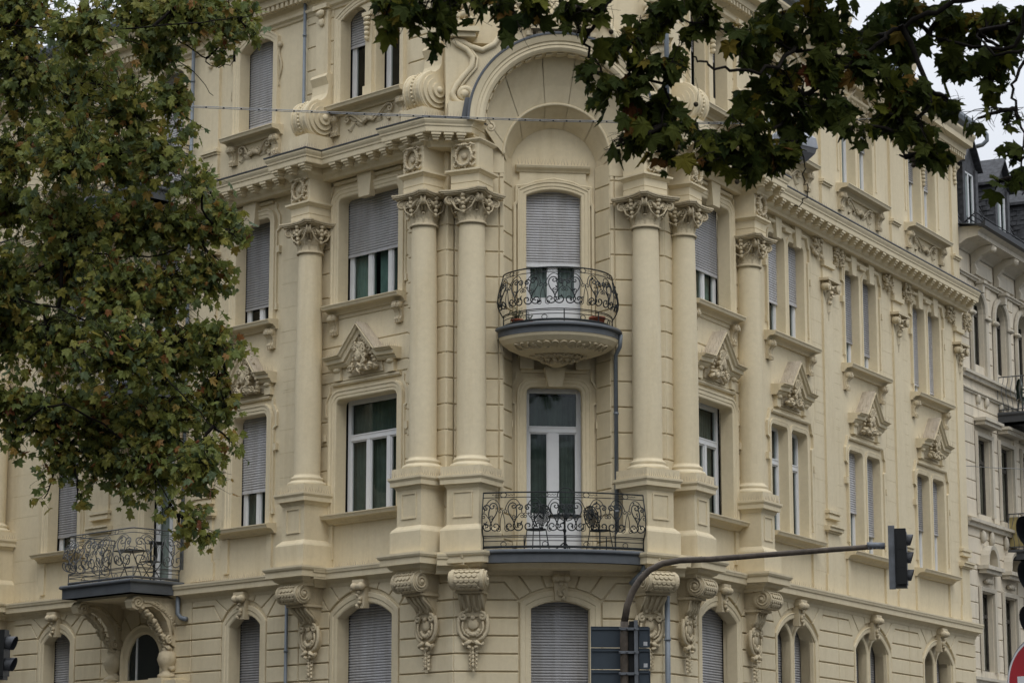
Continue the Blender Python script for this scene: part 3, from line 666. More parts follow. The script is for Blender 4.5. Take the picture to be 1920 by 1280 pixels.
# ---------------------------------------------------------------- giant columns
def sq(f, h, h2=None):          # square plan round the frame's origin, ordered so that the sweep's profile faces outwards
    h2 = h if h2 is None else h2
    p = [(-h, -h2), (h, -h2), (h, h2), (-h, h2)]
    q = [XY(f, a, b_) for a, b_ in p]
    ar = sum(q[i].x*q[(i+1) % 4].y-q[(i+1) % 4].x*q[i].y for i in range(4))
    return q if ar > 0 else q[::-1]
def stack(mb, f, prof):         # prof: (half width, z) rings of a square moulding with both caps
    pts = sq(f, 0.01); k = len(prof)
    sweep(mb, pts, [(h-.01, z) for h, z in prof], 1, True)
    for h, z in (prof[0], prof[-1]): mb.add([(p.x, p.y, z) for p in sq(f, h)], [[0, 1, 2, 3]])
def capital_mesh():
    """Corinthian capital about the origin, 0.66 m high, front face towards -y"""
    mb = MB()
    lathe(mb, 0, 0, [(.27, 0), (.30, .0), (.305, .03), (.28, .05), (.265, .07), (.265, .30), (.29, .45), (.35, .57), (.38, .60)], 32)
    for ring, (n_, r, z, h, w_, cu) in enumerate(((8, .262, .06, .24, .22, .10), (8, .258, .12, .36, .21, .13))):
        for i in range(n_):
            f = frame(0, 0, 2*PI*(i+.5*ring)/n_); leafstrip(mb, f, 0, r, z, w_, h, cu, 0, 7)
    for i in range(4):
        f = frame(0, 0, PI/4+i*PI/2)            # corner volutes
        for sg in (-1, 1):
            pth = [(0.30+.0, .30), (.36, .44), (.43, .52)]
            sp_ = spiral(.47, .47, .105, PI/2+.3, -1.7, 22)
            g = (Vector((0, 0)), f[2], f[1])      # (s = outwards, d = sideways)
            ftube(mb, g, pth+[(p[0], p[1]) for p in sp_], sg*.035, .024, 6, .014)
        g = (Vector((0, 0)), f[2], f[1]); blob(mb, g, .47, 0, .47, .085, .05, .085)
        f2 = frame(0, 0, i*PI/2)                # face: mask between inner scrolls
        for sg in (-1, 1): ftube(mb, f2, [(sg*(.23+p[0]) if False else sg*(.17)+sg*p[0], .47+p[1]) for p in spiral(0, 0, .085, -PI/2, 1.5, 18)], .33, .020, 5); ftube(mb, f2, [(sg*.30, .50), (sg*.17, .30), (0, .20)], .35, .018, 5)
        for q in range(5): blob(mb, f2, 0, .38-.01*q, .56-.085*q, .055-.004*q, .05, .045, 0, .5)
        blob(mb, f2, .09, .36, .44, .08, .04, .035, .7, .4); blob(mb, f2, -.09, .36, .44, .08, .04, .035, -.7, .4)
    # abacus with concave sides
    pts = []
    for i in range(4):
        a = PI/4+i*PI/2
        for t in (-.5, -.3, -.1, .1, .3, .5) if False else ():
            pass
    def side(h, cc, c_):
        out = []
        for i in range(4):
            f = frame(0, 0, i*PI/2)
            for t in range(9):
                u = -1+2*t/8; out.append(XY(f, u*h, cc-c_*(1-u*u)))
        return out
    a = [side(.37, .47, .09), side(.42, .52, .09), side(.43, .54, .09)]
    zs = [(.58, .61), (.61, .64), (.64, .67)]
    for ring, (z0, z1) in zip(a, zs):
        n_ = len(ring); mb.add([(p.x, p.y, z0) for p in ring]+[(p.x, p.y, z1) for p in ring], [[i, (i+1) % n_, n_+(i+1) % n_, n_+i] for i in range(n_)]+[list(range(n_)), [n_+i for i in range(n_)]])
    return mb
CAP = None
def column(x, y, ang, r=.30, z_cap=12.32):
    global CAP
    f = frame(x, y, ang)
    mb = MB()
    lathe(mb, x, y, [(r-.035+.035*(1-t)**.5 if t > .35 else r, 7.46+(z_cap-7.46)*t) for t in [i/10 for i in range(11)]][:1]+[(r*(1-.12*max(0, (t-.33)/.67)**1.6), 7.5+(z_cap-7.5)*t) for t in [i/14 for i in range(15)]], 40)
    o = mb.build('column', CREAM, house)
    b_ = MB(); lathe(b_, x, y, [(r+.13, 7.30), (r+.14, 7.33), (r+.12, 7.37), (r+.08, 7.385), (r+.055, 7.41), (r+.07, 7.43), (r+.075, 7.46), (r+.05, 7.485), (r+.01, 7.5), (r, 7.54)], 40)
    stack(b_, f, [(r+.155, 7.12), (r+.155, 7.302)]); b_.build('column_base', CREAM, o)
    if CAP is None:
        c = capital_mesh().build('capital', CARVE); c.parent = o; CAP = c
    else:
        c = CAP.copy(); col.objects.link(c); c.parent = o
    c.location = Vector((x, y, z_cap-.02))-house.location; c.rotation_euler = (0, 0, ang)
    c.scale = (r/.29, r/.29, 1)
    # pedestal
    p = MB(); h = .36
    stack(p, f, [(h+.10, 5.55), (h+.10, 6.02), (h+.08, 6.06), (h+.04, 6.10), (h, 6.14), (h, 6.86), (h+.03, 6.90), (h+.05, 6.94), (h+.105, 6.945), (h+.105, 7.03), (h+.12, 7.05), (h+.14, 7.08), (h+.14, 7.125), (h+.05, 7.14)])
    fsweep(p, sub(f, 0, h), [(-.22, 6.28), (.22, 6.28), (.22, 6.80), (-.22, 6.80)], [(0, 0), (0, .022), (.025, .022), (.03, 0)], True)
    po = p.build('pedestal', CREAM, house)
    sp_ = MB()
    for u in (0, 1, 3):
        g = frame(x, y, ang+u*PI/2); 
        for e in (.02, .07): spikes(sp_, W(g, -.45, .42+e, 7.13), W(g, .45, .42+e, 7.13), 15, .14, .01)
    sp_.build('bird_spikes', SPIKE, po)
    # ledge block, neck and scroll console below
    l = MB(); stack(l, f, [(h+.02, 5.18), (h+.02, 5.24), (h+.10, 5.28), (h+.14, 5.34), (h+.24, 5.35), (h+.24, 5.47), (h+.27, 5.49), (h+.29, 5.53), (h+.29, 5.575)])
    lo = l.build('ledge', CREAM, po)
    if abs(ang-PH) < .7: console(frame(*(Vector((x, y))+FC[2]*.27), ang*.55+PH*.45), -.22)
    else: console(f, -.25 if ang < 0 else -.10)
    # entablature blocks over the capital
    e = MB(); k = r+.02
    stack(e, f, [(k, 12.95), (k, 13.12), (k-.012, 13.125), (k-.012, 13.135), (k, 13.14), (k, 13.30), (k+.02, 13.31), (k+.05, 13.34), (k+.09, 13.36), (k+.09, 13.40), (k, 13.42), (k, 13.94), (k+.03, 13.96), (k+.07, 14.0), (k+.07, 14.03)])
    eo = e.build('entablature_block', CREAM, house)
    wr = MB(); g = sub(f, 0, k); rnd = random.Random(int(x*10))
    for i in range(22):
        a = 2*PI*i/22
        blob(wr, g, .18*math.cos(a), .05, 13.68+.20*math.sin(a), .062, .05, .028, a+PI/2+rnd.uniform(-.5, .5), .4)
        if i % 2: blob(wr, g, .23*math.cos(a), .04, 13.68+.24*math.sin(a), .04, .035, .02, a, .4)
    for sg in (-1, 1): ftube(wr, g, [(sg*.05, 13.86), (sg*.16, 13.93), (sg*.25, 13.88)], .06, .022, 5); ftube(wr, g, [(sg*.1, 13.5), (sg*.2, 13.46), (sg*.25, 13.52)], .04, .022, 5)
    for q in range(4): blob(wr, g, (q-1.5)*.05, .08, 13.90, .04, .05, .03, q)
    blob(wr, g, 0, .02, 13.68, .07, .04, .08); wr.build('wreath', CARVE, eo)
    return o
def console(f, dw):
    """big S-shaped console: scaly roll, fluted neck, shield and hanging leaves; dw = wall face in the console's own frame"""
    mb = MB(); hw = .31; rc, rz_, rr_ = .34, 5.01, .19
    roll = [(rc+rr_*math.cos(a_), rz_+rr_*math.sin(a_)) for a_ in [PI*.5-i*PI*1.15/12 for i in range(13)]]
    neck = [(rc-.16, 4.78), (rc-.20, 4.70), (dw+.26, 4.58), (dw+.17, 4.46), (dw+.14, 4.32), (dw-.1, 4.32)]
    prs = [(dw-.1, 5.22), (rc, 5.22)]+roll+neck; k = len(prs)
    def wdt(z): return hw if z > 4.82 else hw-.07-(4.82-z)*.16
    vs = [W(f, -wdt(z), d, z) for d, z in prs]+[W(f, wdt(z), d, z) for d, z in prs]
    mb.add(vs, [[i, i+1, k+i+1, k+i] for i in range(k-1)])
    for o_ in (0, k): mb.add([vs[o_+i] for i in range(k)], [list(t) for t in tessellate_polygon([[Vector((a_, b_, 0)) for a_, b_ in prs]])])
    box(mb, f, -hw+.03, hw-.03, dw, rc-.05, 4.755, 4.80)
    g = (f[0], f[2], f[1])
    for sg in (-1, 1):
        for r_, t_ in ((.205, .02), (.175, .045)): prism(mb, g, [(rc+r_*math.cos(q*PI/14), rz_+r_*math.sin(q*PI/14)) for q in range(28)], sg*(hw-.05), sg*(hw+t_))
        ftube(mb, g, [(rc+p[0], rz_+p[1]) for p in spiral(0, 0, .16, PI/2, -2.2, 36, .12)], sg*(hw+.055), .024, 6, .02); blob(mb, g, rc, sg*(hw+.06), rz_, .05, .05, .05)
        ftube(mb, g, [(rc-.14, 4.76), (rc-.18, 4.68), (dw+.24, 4.56), (dw+.15, 4.44)], sg*(hw-.09), .03, 5)
    for i in range(4): ftube(mb, f, [((i-1.5)*.13, 4.74, rc-.17), ((i-1.5)*.12, 4.66, rc-.20), ((i-1.5)*.11, 4.56, dw+.25), ((i-1.5)*.10, 4.42, dw+.16)], 0, .034, 6)
    for r_ in range(7):                 # fish scales round the roll, each a rounded tongue lying over the next
        a_ = PI*.42-r_*PI*1.1/7
        for q in range(6):
            s = (q-2.5+(.5 if r_ % 2 else 0))*.105
            if abs(s) > hw-.07: continue
            n2 = (f[2]*math.cos(a_)); C0 = Vector(W(f, s, rc+(rr_+.004)*math.cos(a_), rz_+(rr_+.004)*math.sin(a_))); up_ = Vector((-f[2].x*math.sin(a_), -f[2].y*math.sin(a_), math.cos(a_))); ou = Vector((n2.x, n2.y, math.sin(a_))); sd_ = Vector((f[1].x, f[1].y, 0))
            pts = [tuple(C0+up_*.06)]+[tuple(C0+sd_*.054*math.cos(t_)-up_*(.058*math.sin(t_)-.02)+ou*.018) for t_ in [PI*j_/8 for j_ in range(9)]]
            base = [tuple(Vector(p_)-ou*.022) for p_ in pts]; m_ = len(pts)
            mb.add(pts+base, [list(range(m_))]+[[j_, (j_+1) % m_, m_+(j_+1) % m_, m_+j_] for j_ in range(m_)])
    D = dw+.13                            # the shield
    prism(mb, f, [(.25*math.cos(q*PI/12), 4.10+.29*math.sin(q*PI/12)) for q in range(24)], dw-.05, D-.03)
    for sg in (-1, 1):
        ftube(mb, f, [(sg*x, z) for x, z in [(.04, 4.47), (.13, 4.44)]+[(p[0]+.19, p[1]+4.32) for p in spiral(0, 0, .085, PI/2, -1.25, 14, .2)]], D+.04, .032, 6)
        ftube(mb, f, [(sg*x, z) for x, z in ((.26, 4.36), (.30, 4.20), (.29, 4.05), (.22, 3.92), (.10, 3.84))], D, .045, 6)
        ftube(mb, f, [(sg*x, z) for x, z in ((.20, 4.22), (.215, 4.10), (.17, 3.99), (.07, 3.92))], D+.03, .024, 5)
        blob(mb, f, sg*.10, D+.03, 3.80, .09, .06, .045, -sg*.5, .5); blob(mb, f, sg*.18, D, 3.76, .07, .05, .03, sg*.8, .5); blob(mb, f, sg*.07, D+.03, 3.72, .05, .05, .03, sg*.3, .5)
    for q in range(7): a_ = PI*(.15+.7*q/6)*-1; blob(mb, f, .13*math.cos(a_), D+.02, 4.10+.13*math.sin(a_), .045, .03, .045)
    blob(mb, f, 0, D-.01, 4.17, .12, .05, .12); blob(mb, f, 0, D+.03, 4.30, .05, .045, .05)
    for q in range(7): t_ = PI*(.1+.8*q/6); blob(mb, f, .12*math.cos(t_), D+.05, 4.42+.10*math.sin(t_), .05, .04, .03, t_, .4)
    for q in range(5):
        z_ = 3.70-.078*q; w2 = .10-.012*q
        for sg in (-1, 1): leafstrip(mb, f, sg*.03, D-.02, z_, w2, -.12, .05, sg*.45, 5)
        blob(mb, f, 0, D, z_-.02, .03, .03, .05)
    leafstrip(mb, f, 0, D-.02, 3.34, .07, -.12, .03)
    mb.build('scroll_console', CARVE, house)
CC = [XY(FL, 7.39, .60), XY(FL, 3.80, .57), XY(FC, -1.79, 0), XY(FC, 1.80, 0), XY(FR, 3.96, .45), XY(FR, 7.33, .45)]
CA = [-AL, -AL, R(-27), R(40), AR, AR]
for p, a, r in zip(CC, CA, (.285, .285, .30, .30, .285, .285)): column(p.x, p.y, a, r)
p = XY(FL, 19.25, .60); column(p.x, p.y, -AL, .285)
# third storey scroll buttresses with a pilaster growing out of each
def buttress(f, s, z0, w_=.27, mir=1):
    mb = MB(); box(mb, f, s-w_-.06, s+w_+.06, .2, .98, 14.44, z0+.02)
    g = (XY(f, s, 0), f[2], f[1])
    rr_ = .42; cd_ = .58; cz_ = z0+rr_
    prof = [(.25, z0)]+[(cd_+rr_*math.cos(a_), cz_+rr_*math.sin(a_)) for a_ in [-PI/2+i*PI*1.0/14 for i in range(15)]]+[(.46, z0+.93), (.40, z0+1.05), (.38, z0+1.25), (.46, z0+1.42), (.40, z0+1.5), (.25, z0+1.5)]
    vs = [W(f, s-w_, d, z) for d, z in prof]+[W(f, s+w_, d, z) for d, z in prof]; k = len(prof)
    mb.add(vs, [[i, (i+1) % k, k+(i+1) % k, k+i] for i in range(k)]+[list(range(k)), [k+i for i in range(k)]])
    for sg in (-1, 1):
        for r_, t_ in ((.36, .05), (.27, .09), (.16, .14)):
            prism(mb, (g[0], g[1], g[2]), [(cd_+r_*math.cos(q*PI/14), cz_+r_*math.sin(q*PI/14)) for q in range(28)], 0, sg*(w_+t_))
        blob(mb, g, cd_, sg*(w_+.14), cz_, .08, .06, .08)
    for i in range(15):
        a_ = -PI*.42+i*PI*.86/14; blob(mb, f, s, cd_+(rr_+.005)*math.cos(a_), cz_+(rr_+.005)*math.sin(a_), .03, .03, .032)
    for sg in (-1, 1): ftube(mb, f, [(s+sg*.09, cz_+rr_*math.sin(a_), cd_+rr_*math.cos(a_)) for a_ in [-PI*.45+i*PI*.9/12 for i in range(13)]], 0, .022, 5); ftube(mb, f, [(s+sg*.23, cz_+rr_*math.sin(a_), cd_+rr_*math.cos(a_)) for a_ in [-PI*.45+i*PI*.9/12 for i in range(13)]], 0, .03, 5)
    box(mb, f, s-w_*.75, s+w_*.75, .2, .36, z0+1.3, 17.85); box(mb, f, s-w_*.9, s+w_*.9, .2, .45, 17.85, 17.95)
    blob(mb, f, s, .38, 17.55, .09, .05, .1, 0, .5); blob(mb, f, s, .42, 17.75, .14, .07, .09, 0, .5)
    mb.build('scroll_buttress', CREAM, house)
buttress(FL, 7.39, 14.86); buttress(FR, 7.3, 14.86); buttress(FL, 3.75, 14.72); buttress(FR, 3.9, 14.72)

# ---------------------------------------------------------------- main cornices
EL = [XY(FL, LEN_L, .93), XY(FL, 8.08, .93), XY(FL, 8.08, 1.36), XY(FL, 6.68, 1.36), XY(FL, 6.68, .93), XY(FL, 4.56, .93), XY(FL, 4.56, 1.22), Vector((-1.78, 51.36)), XY(FC, -1.80, .50), XY(FC, -1.28, -.30)]
ER = [XY(FC, 1.28, -.30), XY(FC, 1.80, .50), Vector((3.62, 51.98)), XY(FR, 4.56, 1.12), XY(FR, 4.56, .85), XY(FR, 6.62, .85), XY(FR, 6.62, 1.22), XY(FR, 8.02, 1.22), XY(FR, 8.02, .85), XY(FR, LEN_R+.0, .85)]
CPROF = [(-.9, 13.90), (-.40, 13.90), (-.37, 13.95), (-.33, 13.98), (-.30, 14.02), (-.30, 14.135), (-.075, 14.14), (-.07, 14.155), (-.065, 14.25), (-.045, 14.265), (-.04, 14.30), (-.02, 14.33), (0, 14.37), (0, 14.405), (-.9, 14.45)]
for pts in (EL, ER):
    mb = MB(); sweep(mb, pts, CPROF, 1)
    for a, b_ in zip(pts[:-1], pts[1:]):
        v = b_-a; L_ = v.length; u = v.normalized(); nn = Vector((u.y, -u.x)); f = (a, u, nn)
        m0 = .12 if L_ < 1.6 else .1; n_ = max(1, round((L_-.3)/.45)) if L_ > .7 else 0
        if L_ <= .7: continue
        ext = .25
        for i in range(n_+1):
            s = ext+(L_-2*ext)*i/n_ if n_ else L_/2
            box(mb, f, s-.10, s+.10, -.32, -.085, 14.09, 14.147); box(mb, f, s-.08, s+.08, -.32, -.12, 14.045, 14.09); box(mb, f, s-.06, s+.06, -.32, -.16, 13.995, 14.045)
    o = mb.build('main_cornice', CREAM, house)
    lb = MB(); sweep(lb, pts, [(-.6, 14.440), (.012, 14.408), (.016, 14.412), (.016, 14.438), (-.6, 14.475)], 1); lb.build('lead_flashing', FLASH, o)
    sp_ = MB()
    for a, b_ in zip(pts[:-1], pts[1:]):
        v = b_-a; u = v.normalized(); nn = Vector((u.y, -u.x)); n_ = int(v.length/.06)
        for e in (-.08, -.2, -.33):
            if n_ > 2: p, q = a+nn*e, b_+nn*e; spikes(sp_, (p.x, p.y, 14.46), (q.x, q.y, 14.46), n_, .15)
    sp_.build('bird_spikes', SPIKE, o)
# architrave/frieze bands on the wall below it, and the lesser string course over the ground floor
mb = MB()
for f, s1 in ((FL, LEN_L), (FR, LEN_R)):
    for a, b_ in ((3.4, s1),):
        box(mb, f, a, b_, .25, .50, 13.96, 14.2)
mb.build('frieze', CREAM, house)
SPROF = [(-.40, 5.16), (-.24, 5.16), (-.22, 5.22), (-.17, 5.27), (-.12, 5.30), (-.05, 5.31), (-.045, 5.42), (-.02, 5.44), (-.01, 5.48), (0, 5.50), (0, 5.535), (-.6, 5.59)]
mb = MB()
for pts in ([XY(FL, LEN_L, .60), XY(FL, 8.02, .60), XY(FL, 8.02, .92), XY(FL, 6.75, .92), XY(FL, 6.75, .60), XY(FL, 2.6, .60)], [XY(FR, 2.4, .60), XY(FR, 6.75, .60), XY(FR, 6.75, .80), XY(FR, 8.02, .80), XY(FR, 8.02, .60), XY(FR, LEN_R+.1, .60)], [XY(FC, -2.5, .42), XY(FC, 2.5, .42)]):
    sweep(mb, pts, SPROF, 1)
so_ = mb.build('string_course', CREAM, house)
for f, d, a, b_ in ((FL, .5, 4.6, 6.6), (FL, .42, 4.6, 6.6), (FL, .5, 8.1, 11.5), (FL, .4, 8.1, 11.5), (FR, .5, 4.6, 6.6), (FR, .45, 8.1, 12), (FL, .45, 15, 22)):
    sp_ = MB(); spikes(sp_, W(f, a, d, 5.55), W(f, b_, d, 5.55), int((b_-a)/.07), .14)
    sp_.build('bird_spikes', SPIKE, so_)

# ---------------------------------------------------------------- ground floor
GL = [1.0, 1.45, 1.82, 2.18, 2.545, 2.895, 3.25, 3.60, 3.955, 4.31, 4.665, 5.015]
ZS, ZB = 4.60, -1.6+1.2
def arch_pts(c, hw, zs, rise, n_=12, a=0, b_=1):
    rad = (hw*hw+rise*rise)/(2*rise); zc = zs+rise-rad; al = math.asin(min(1, hw/rad)) if rise <= hw else PI-math.asin(hw/rad)
    return [(c+rad*math.sin(-al+2*al*(a+(b_-a)*i/n_)), zc+rad*math.cos(-al+2*al*(a+(b_-a)*i/n_))) for i in range(n_+1)]
def ground_bay(mb, f, s0, s1, c, hw, d, zs=4.60, rise=.42, nv=3, ztop=5.2):
    """blocks with voussoirs round an arched opening of half width hw (outside its moulding)"""
    d0, d1 = d-.05, d
    for sg in (-1, 1):
        mb = MB(); sx = s0 if sg < 0 else s1; xa = c+sg*hw
        courses(mb, f, min(sx, xa), max(sx, xa), [z for z in GL if z <= 4.31], d0, d1)
        diag = .30
        block(mb, f, [(sx, 4.31), (xa, 4.31), (xa, zs+.03), (xa+sg*.02, 4.665), (sx, 4.665)], d0, d1)
        if abs(sx-xa) > diag+.1: block(mb, f, [(sx, 4.665), (xa+sg*.01, 4.665), (xa+sg*diag, 5.015), (sx, 5.015)], d0, d1)
        q = .5/ (nv+.5)
        cut = [0, .16, .33, .455]
        for i in range(3):
            A = arch_pts(c, hw, zs+.05, rise, 6, cut[i], cut[i+1])
            rad = (hw*hw+rise*rise)/(2*rise); zc = zs+.05+rise-rad
            def up(p, z=ztop): t = (z-zc)/(p[1]-zc); return (c+(p[0]-c)*t, z)
            def up2(p): 
                e = Vector((p[0]-c, p[1]-(zc+rad*.35))); t = (ztop-(zc+rad*.35))/e.y; return (c+e.x*t, ztop)
            if i == 0:
                poly = A[::1]+[up2(A[-1]), (c-abs(sx-c), ztop), (c-abs(sx-c), 5.015), (c-hw-diag, 5.015)] if abs(sx-xa) > diag+.1 else A+[up2(A[-1]), (c-abs(sx-c), ztop), (c-abs(sx-c), zs+.05)]
            else: poly = A+[up2(A[-1]), up2(A[0])]
            if sg > 0: poly = [(2*c-x, z) for x, z in poly]
            block(mb, f, poly, d0, d1)
        mb.build('rusticated_blocks', CREAM, house)
def ground_surround(mb, f, c, hw, zs, rise, d, wi=.22, zb=1.2):
    A = arch_pts(c, hw, zs, rise, 14)
    path = [(c-hw, zb)]+A+[(c+hw, zb)]
    fsweep(mb, f, path, [(-wi, d-.26), (-wi, d-.02), (-wi+.03, d-.005), (-wi+.10, d-.005), (-wi+.12, d+.012), (-.02, d+.012), (0, d+.0), (0, d-.1)])
mb = MB(); sr = MB()
def crossing(f, d, dc):      # s on frame f where its plane d meets the corner plane dc, and the s on FC
    o = f[0]+f[2]*d; q = FC[0]+FC[2]*dc; det = f[1].x*(-FC[1].y)+f[1].y*FC[1].x; v = q-o
    s = (v.x*(-FC[1].y)+v.y*FC[1].x)/det; p = o+f[1]*s; return s, (p-q).dot(FC[1])
DG = .06
sL, cL = crossing(FL, .35, DG); sR, cR = crossing(FR, .35, DG)
open_wall(mb, FL, crossing(FL, .30, DG-.05)[0], LEN_L, GZ, 5.25, [rr(4.95, 6.68, 1.2, 4.80, rise=.24), rr(9.2, 10.3, 1.2, 4.82, rise=.22), rr(16.25, 17.35, 1.2, 4.82, rise=.22)], 0, .30)
open_wall(mb, FR, crossing(FR, .30, DG-.05)[0], LEN_R+.07, GZ, 5.25, [rr(4.9, 6.7, 1.2, 4.80, rise=.24)]+[rr(a+.02, d-.02, 1.2, 4.92, rise=.55) for a, b_, c, d in PAIRS], 0, .30)
open_wall(mb, FC, crossing(FL, .30, DG-.05)[1], crossing(FR, .30, DG-.05)[1], GZ, 5.25, [rr(-.60, .60, 1.2, 4.76, rise=.18)], DG-.35, DG-.05)
mb.build('ground_floor_wall', CREAM, house)
bays = [(FL, sL, 7.9, 5.815, 1.09, .35, 4.60, .42), (FL, 7.9, 11.6, 9.75, .77, .35, 4.60, .42), (FL, 15.0, 18.6, 16.8, .77, .35, 4.60, .42), (FR, sR, 7.9, 5.8, 1.12, .35, 4.60, .42), (FC, cL, cR, 0, .83, DG, 4.62, .26)]
for (a, b_, c, d), s0, s1 in zip(PAIRS, (7.9, 12.4, 17.05), (12.4, 17.05, LEN_R+.1)): bays.append((FR, s0, s1, (a+d)/2, (d-a)/2+.2, .35, 4.45, .55))
for q in bays: ground_bay(None, *q)
for f, c, hw, zs, ri, d in ((FL, 5.815, 1.07, 4.60, .40, .35), (FL, 9.75, .75, 4.60, .38, .35), (FL, 16.8, .75, 4.60, .38, .35), (FR, 5.8, 1.1, 4.60, .40, .35), (FC, 0, .81, 4.62, .26, DG)):
    sr = MB(); ground_surround(sr, f, c, hw, zs, ri, d); sr.build('arch_moulding', CREAM, house)
for a, b_, c, d in PAIRS:
    sr = MB(); ground_surround(sr, FR, (a+d)/2, (d-a)/2+.18, 4.43, .53, .35, .14)
    m_ = (b_+c)/2
    # the pair of small round arches inside the big one
    for x0, x1 in ((a+.02, m_-.10), (m_+.10, d-.02)):
        cx = (x0+x1)/2; h = (x1-x0)/2
        fsweep(sr, FR, [(x0, 1.2)]+arch_pts(cx, h, 4.32, .36, 10)+[(x1, 1.2)], [(.0, .0), (.0, .22), (.03, .24), (.08, .24), (.1, .20), (.1, .0)])
    ap = arch_pts((a+d)/2, (d-a)/2+.0, 4.40, .50, 14); lo = [(d-.0, 4.3)]+[p for p in arch_pts((m_+.10+d-.02)/2, (d-.02-m_-.10)/2, 4.32, .36, 10)][::-1]+[(m_, 4.3)]+arch_pts((a+.02+m_-.10)/2, (m_-.10-a-.02)/2, 4.32, .36, 10)[::-1]+[(a, 4.3)]
    prism(sr, FR, ap+lo, .0, .19); box(sr, FR, m_-.1, m_+.1, .0, .19, 1.2, 4.32)
    sr.build('arch_moulding', CREAM, house)
def gw(f, a, b_, top, cut=1.3): window(f, a, b_, 1.2, top, house, cut=cut)
gw(FL, 4.95, 6.68, 4.8); gw(FL, 9.2, 10.3, 4.82); gw(FL, 16.25, 17.35, 4.82); gw(FR, 4.9, 6.7, 4.8)
for a, b_, c, d in PAIRS: gw(FR, a, (b_+c)/2-.08, 4.9); gw(FR, (b_+c)/2+.08, d, 4.9)
FC2 = sub(FC, 0, DG-.35); window(FC2, -.60, .60, 1.2, 4.76, house, cut=3.0, mull=[0], cd=CURT)
for f, c, d in ((FL, 5.815, .35), (FL, 9.75, .35), (FL, 16.8, .35), (FR, 5.8, .35), (FC, 0, DG))+tuple((FR, (p[0]+p[3])/2, .35) for p in PAIRS):
    mb = MB(); box(mb, f, c-.17, c+.17, d-.05, d+.18, 5.10, 5.24)
    prism(mb, f, [(c-.12, 4.66), (c+.12, 4.66), (c+.15, 5.1), (c-.15, 5.1)], d-.05, d+.10)
    for sg in (-1, 1): blob(mb, f, c+sg*.11, d+.16, 5.10, .085, .10, .085)
    blob(mb, f, c, d+.15, 5.10, .12, .08, .07, 0, .3)
    for q in range(5): blob(mb, f, c+.05*math.sin(q*2), d+.13, 4.98-.07*q, .055, .04, .04, q, .5)
    leafstrip(mb, f, c, d+.12, 5.08, .2, -.34, .02); leafstrip(mb, f, c-.05, d+.11, 5.08, .12, -.3, .03, .15); leafstrip(mb, f, c+.05, d+.11, 5.08, .12, -.3, .03, -.15)
    mb.build('keystone_bracket', CARVE, house)
# ================================================================ the corner bay: piers, niche, arch, gable
PZ = [5.6, 6.0, 6.53, 7.06, 7.59, 8.12, 8.65, 9.18, 9.71, 10.24, 10.77, 11.30, 11.83, 12.36, 12.9, 13.4, 13.88]
def seg(a, b_):
    v = b_-a; u = v.normalized(); return (a, u, Vector((u.y, -u.x))), v.length
mb = MB()
Lp = [XY(FL, 4.6, .30), XY(FL, 3.40, .30), XY(FC, -2.12, -.302), XY(FC, -1.20, -.302)]
Rp = [XY(FC, 1.20, -.302), XY(FC, 2.12, -.302), XY(FR, 3.40, .30), XY(FR, 4.4, .30)]
for pts in (Lp, Rp):
    for a, b_ in zip(pts[:-1], pts[1:]):
        f, L_ = seg(a, b_); courses(mb, f, 0, L_, PZ, -.04, 0, g=.012)
        box(mb, f, 0, L_, -.3, -.035, 5.2, 19.1); courses(mb, f, 0, L_, [14.45+.53*i for i in range(9)], -.04, 0, g=.012)
for sg in (-1, 1):                       # narrow bead strip and splayed niche sides
    a, b_ = (XY(FC, -1.20, -.29), XY(FC, -1.10, -.29)) if sg < 0 else (XY(FC, 1.10, -.29), XY(FC, 1.20, -.29))
    f, L_ = seg(a, b_); courses(mb, f, 0, L_, PZ, -.05, 0, g=.010); box(mb, f, 0, L_, -.25, -.035, 5.2, 13.95)
    a, b_ = (XY(FC, -1.10, -.30), XY(FC, -.86, -.80)) if sg < 0 else (XY(FC, .86, -.80), XY(FC, 1.10, -.30))
    f, L_ = seg(a, b_); courses(mb, f, 0, L_, [z-.08 for z in PZ], -.04, 0, g=.012); box(mb, f, 0, L_, -.15, -.035, 5.2, 13.95)
# back wall of the niche
open_wall(mb, FC, -.95, .95, 5.2, 14.75, [rr(-.575, .575, 5.6, 9.12, .13), rr(-.575, .575, 10.15, 13.3, rise=.13)], -1.0, -.84)
courses(mb, FC, -.86, .86, [z-.08 for z in PZ], -.84, -.80, [(-.80, .80, 5, 9.6), (-.80, .80, 9.6, 14)], g=.012)
mb.build('niche_wall', CREAM, house)
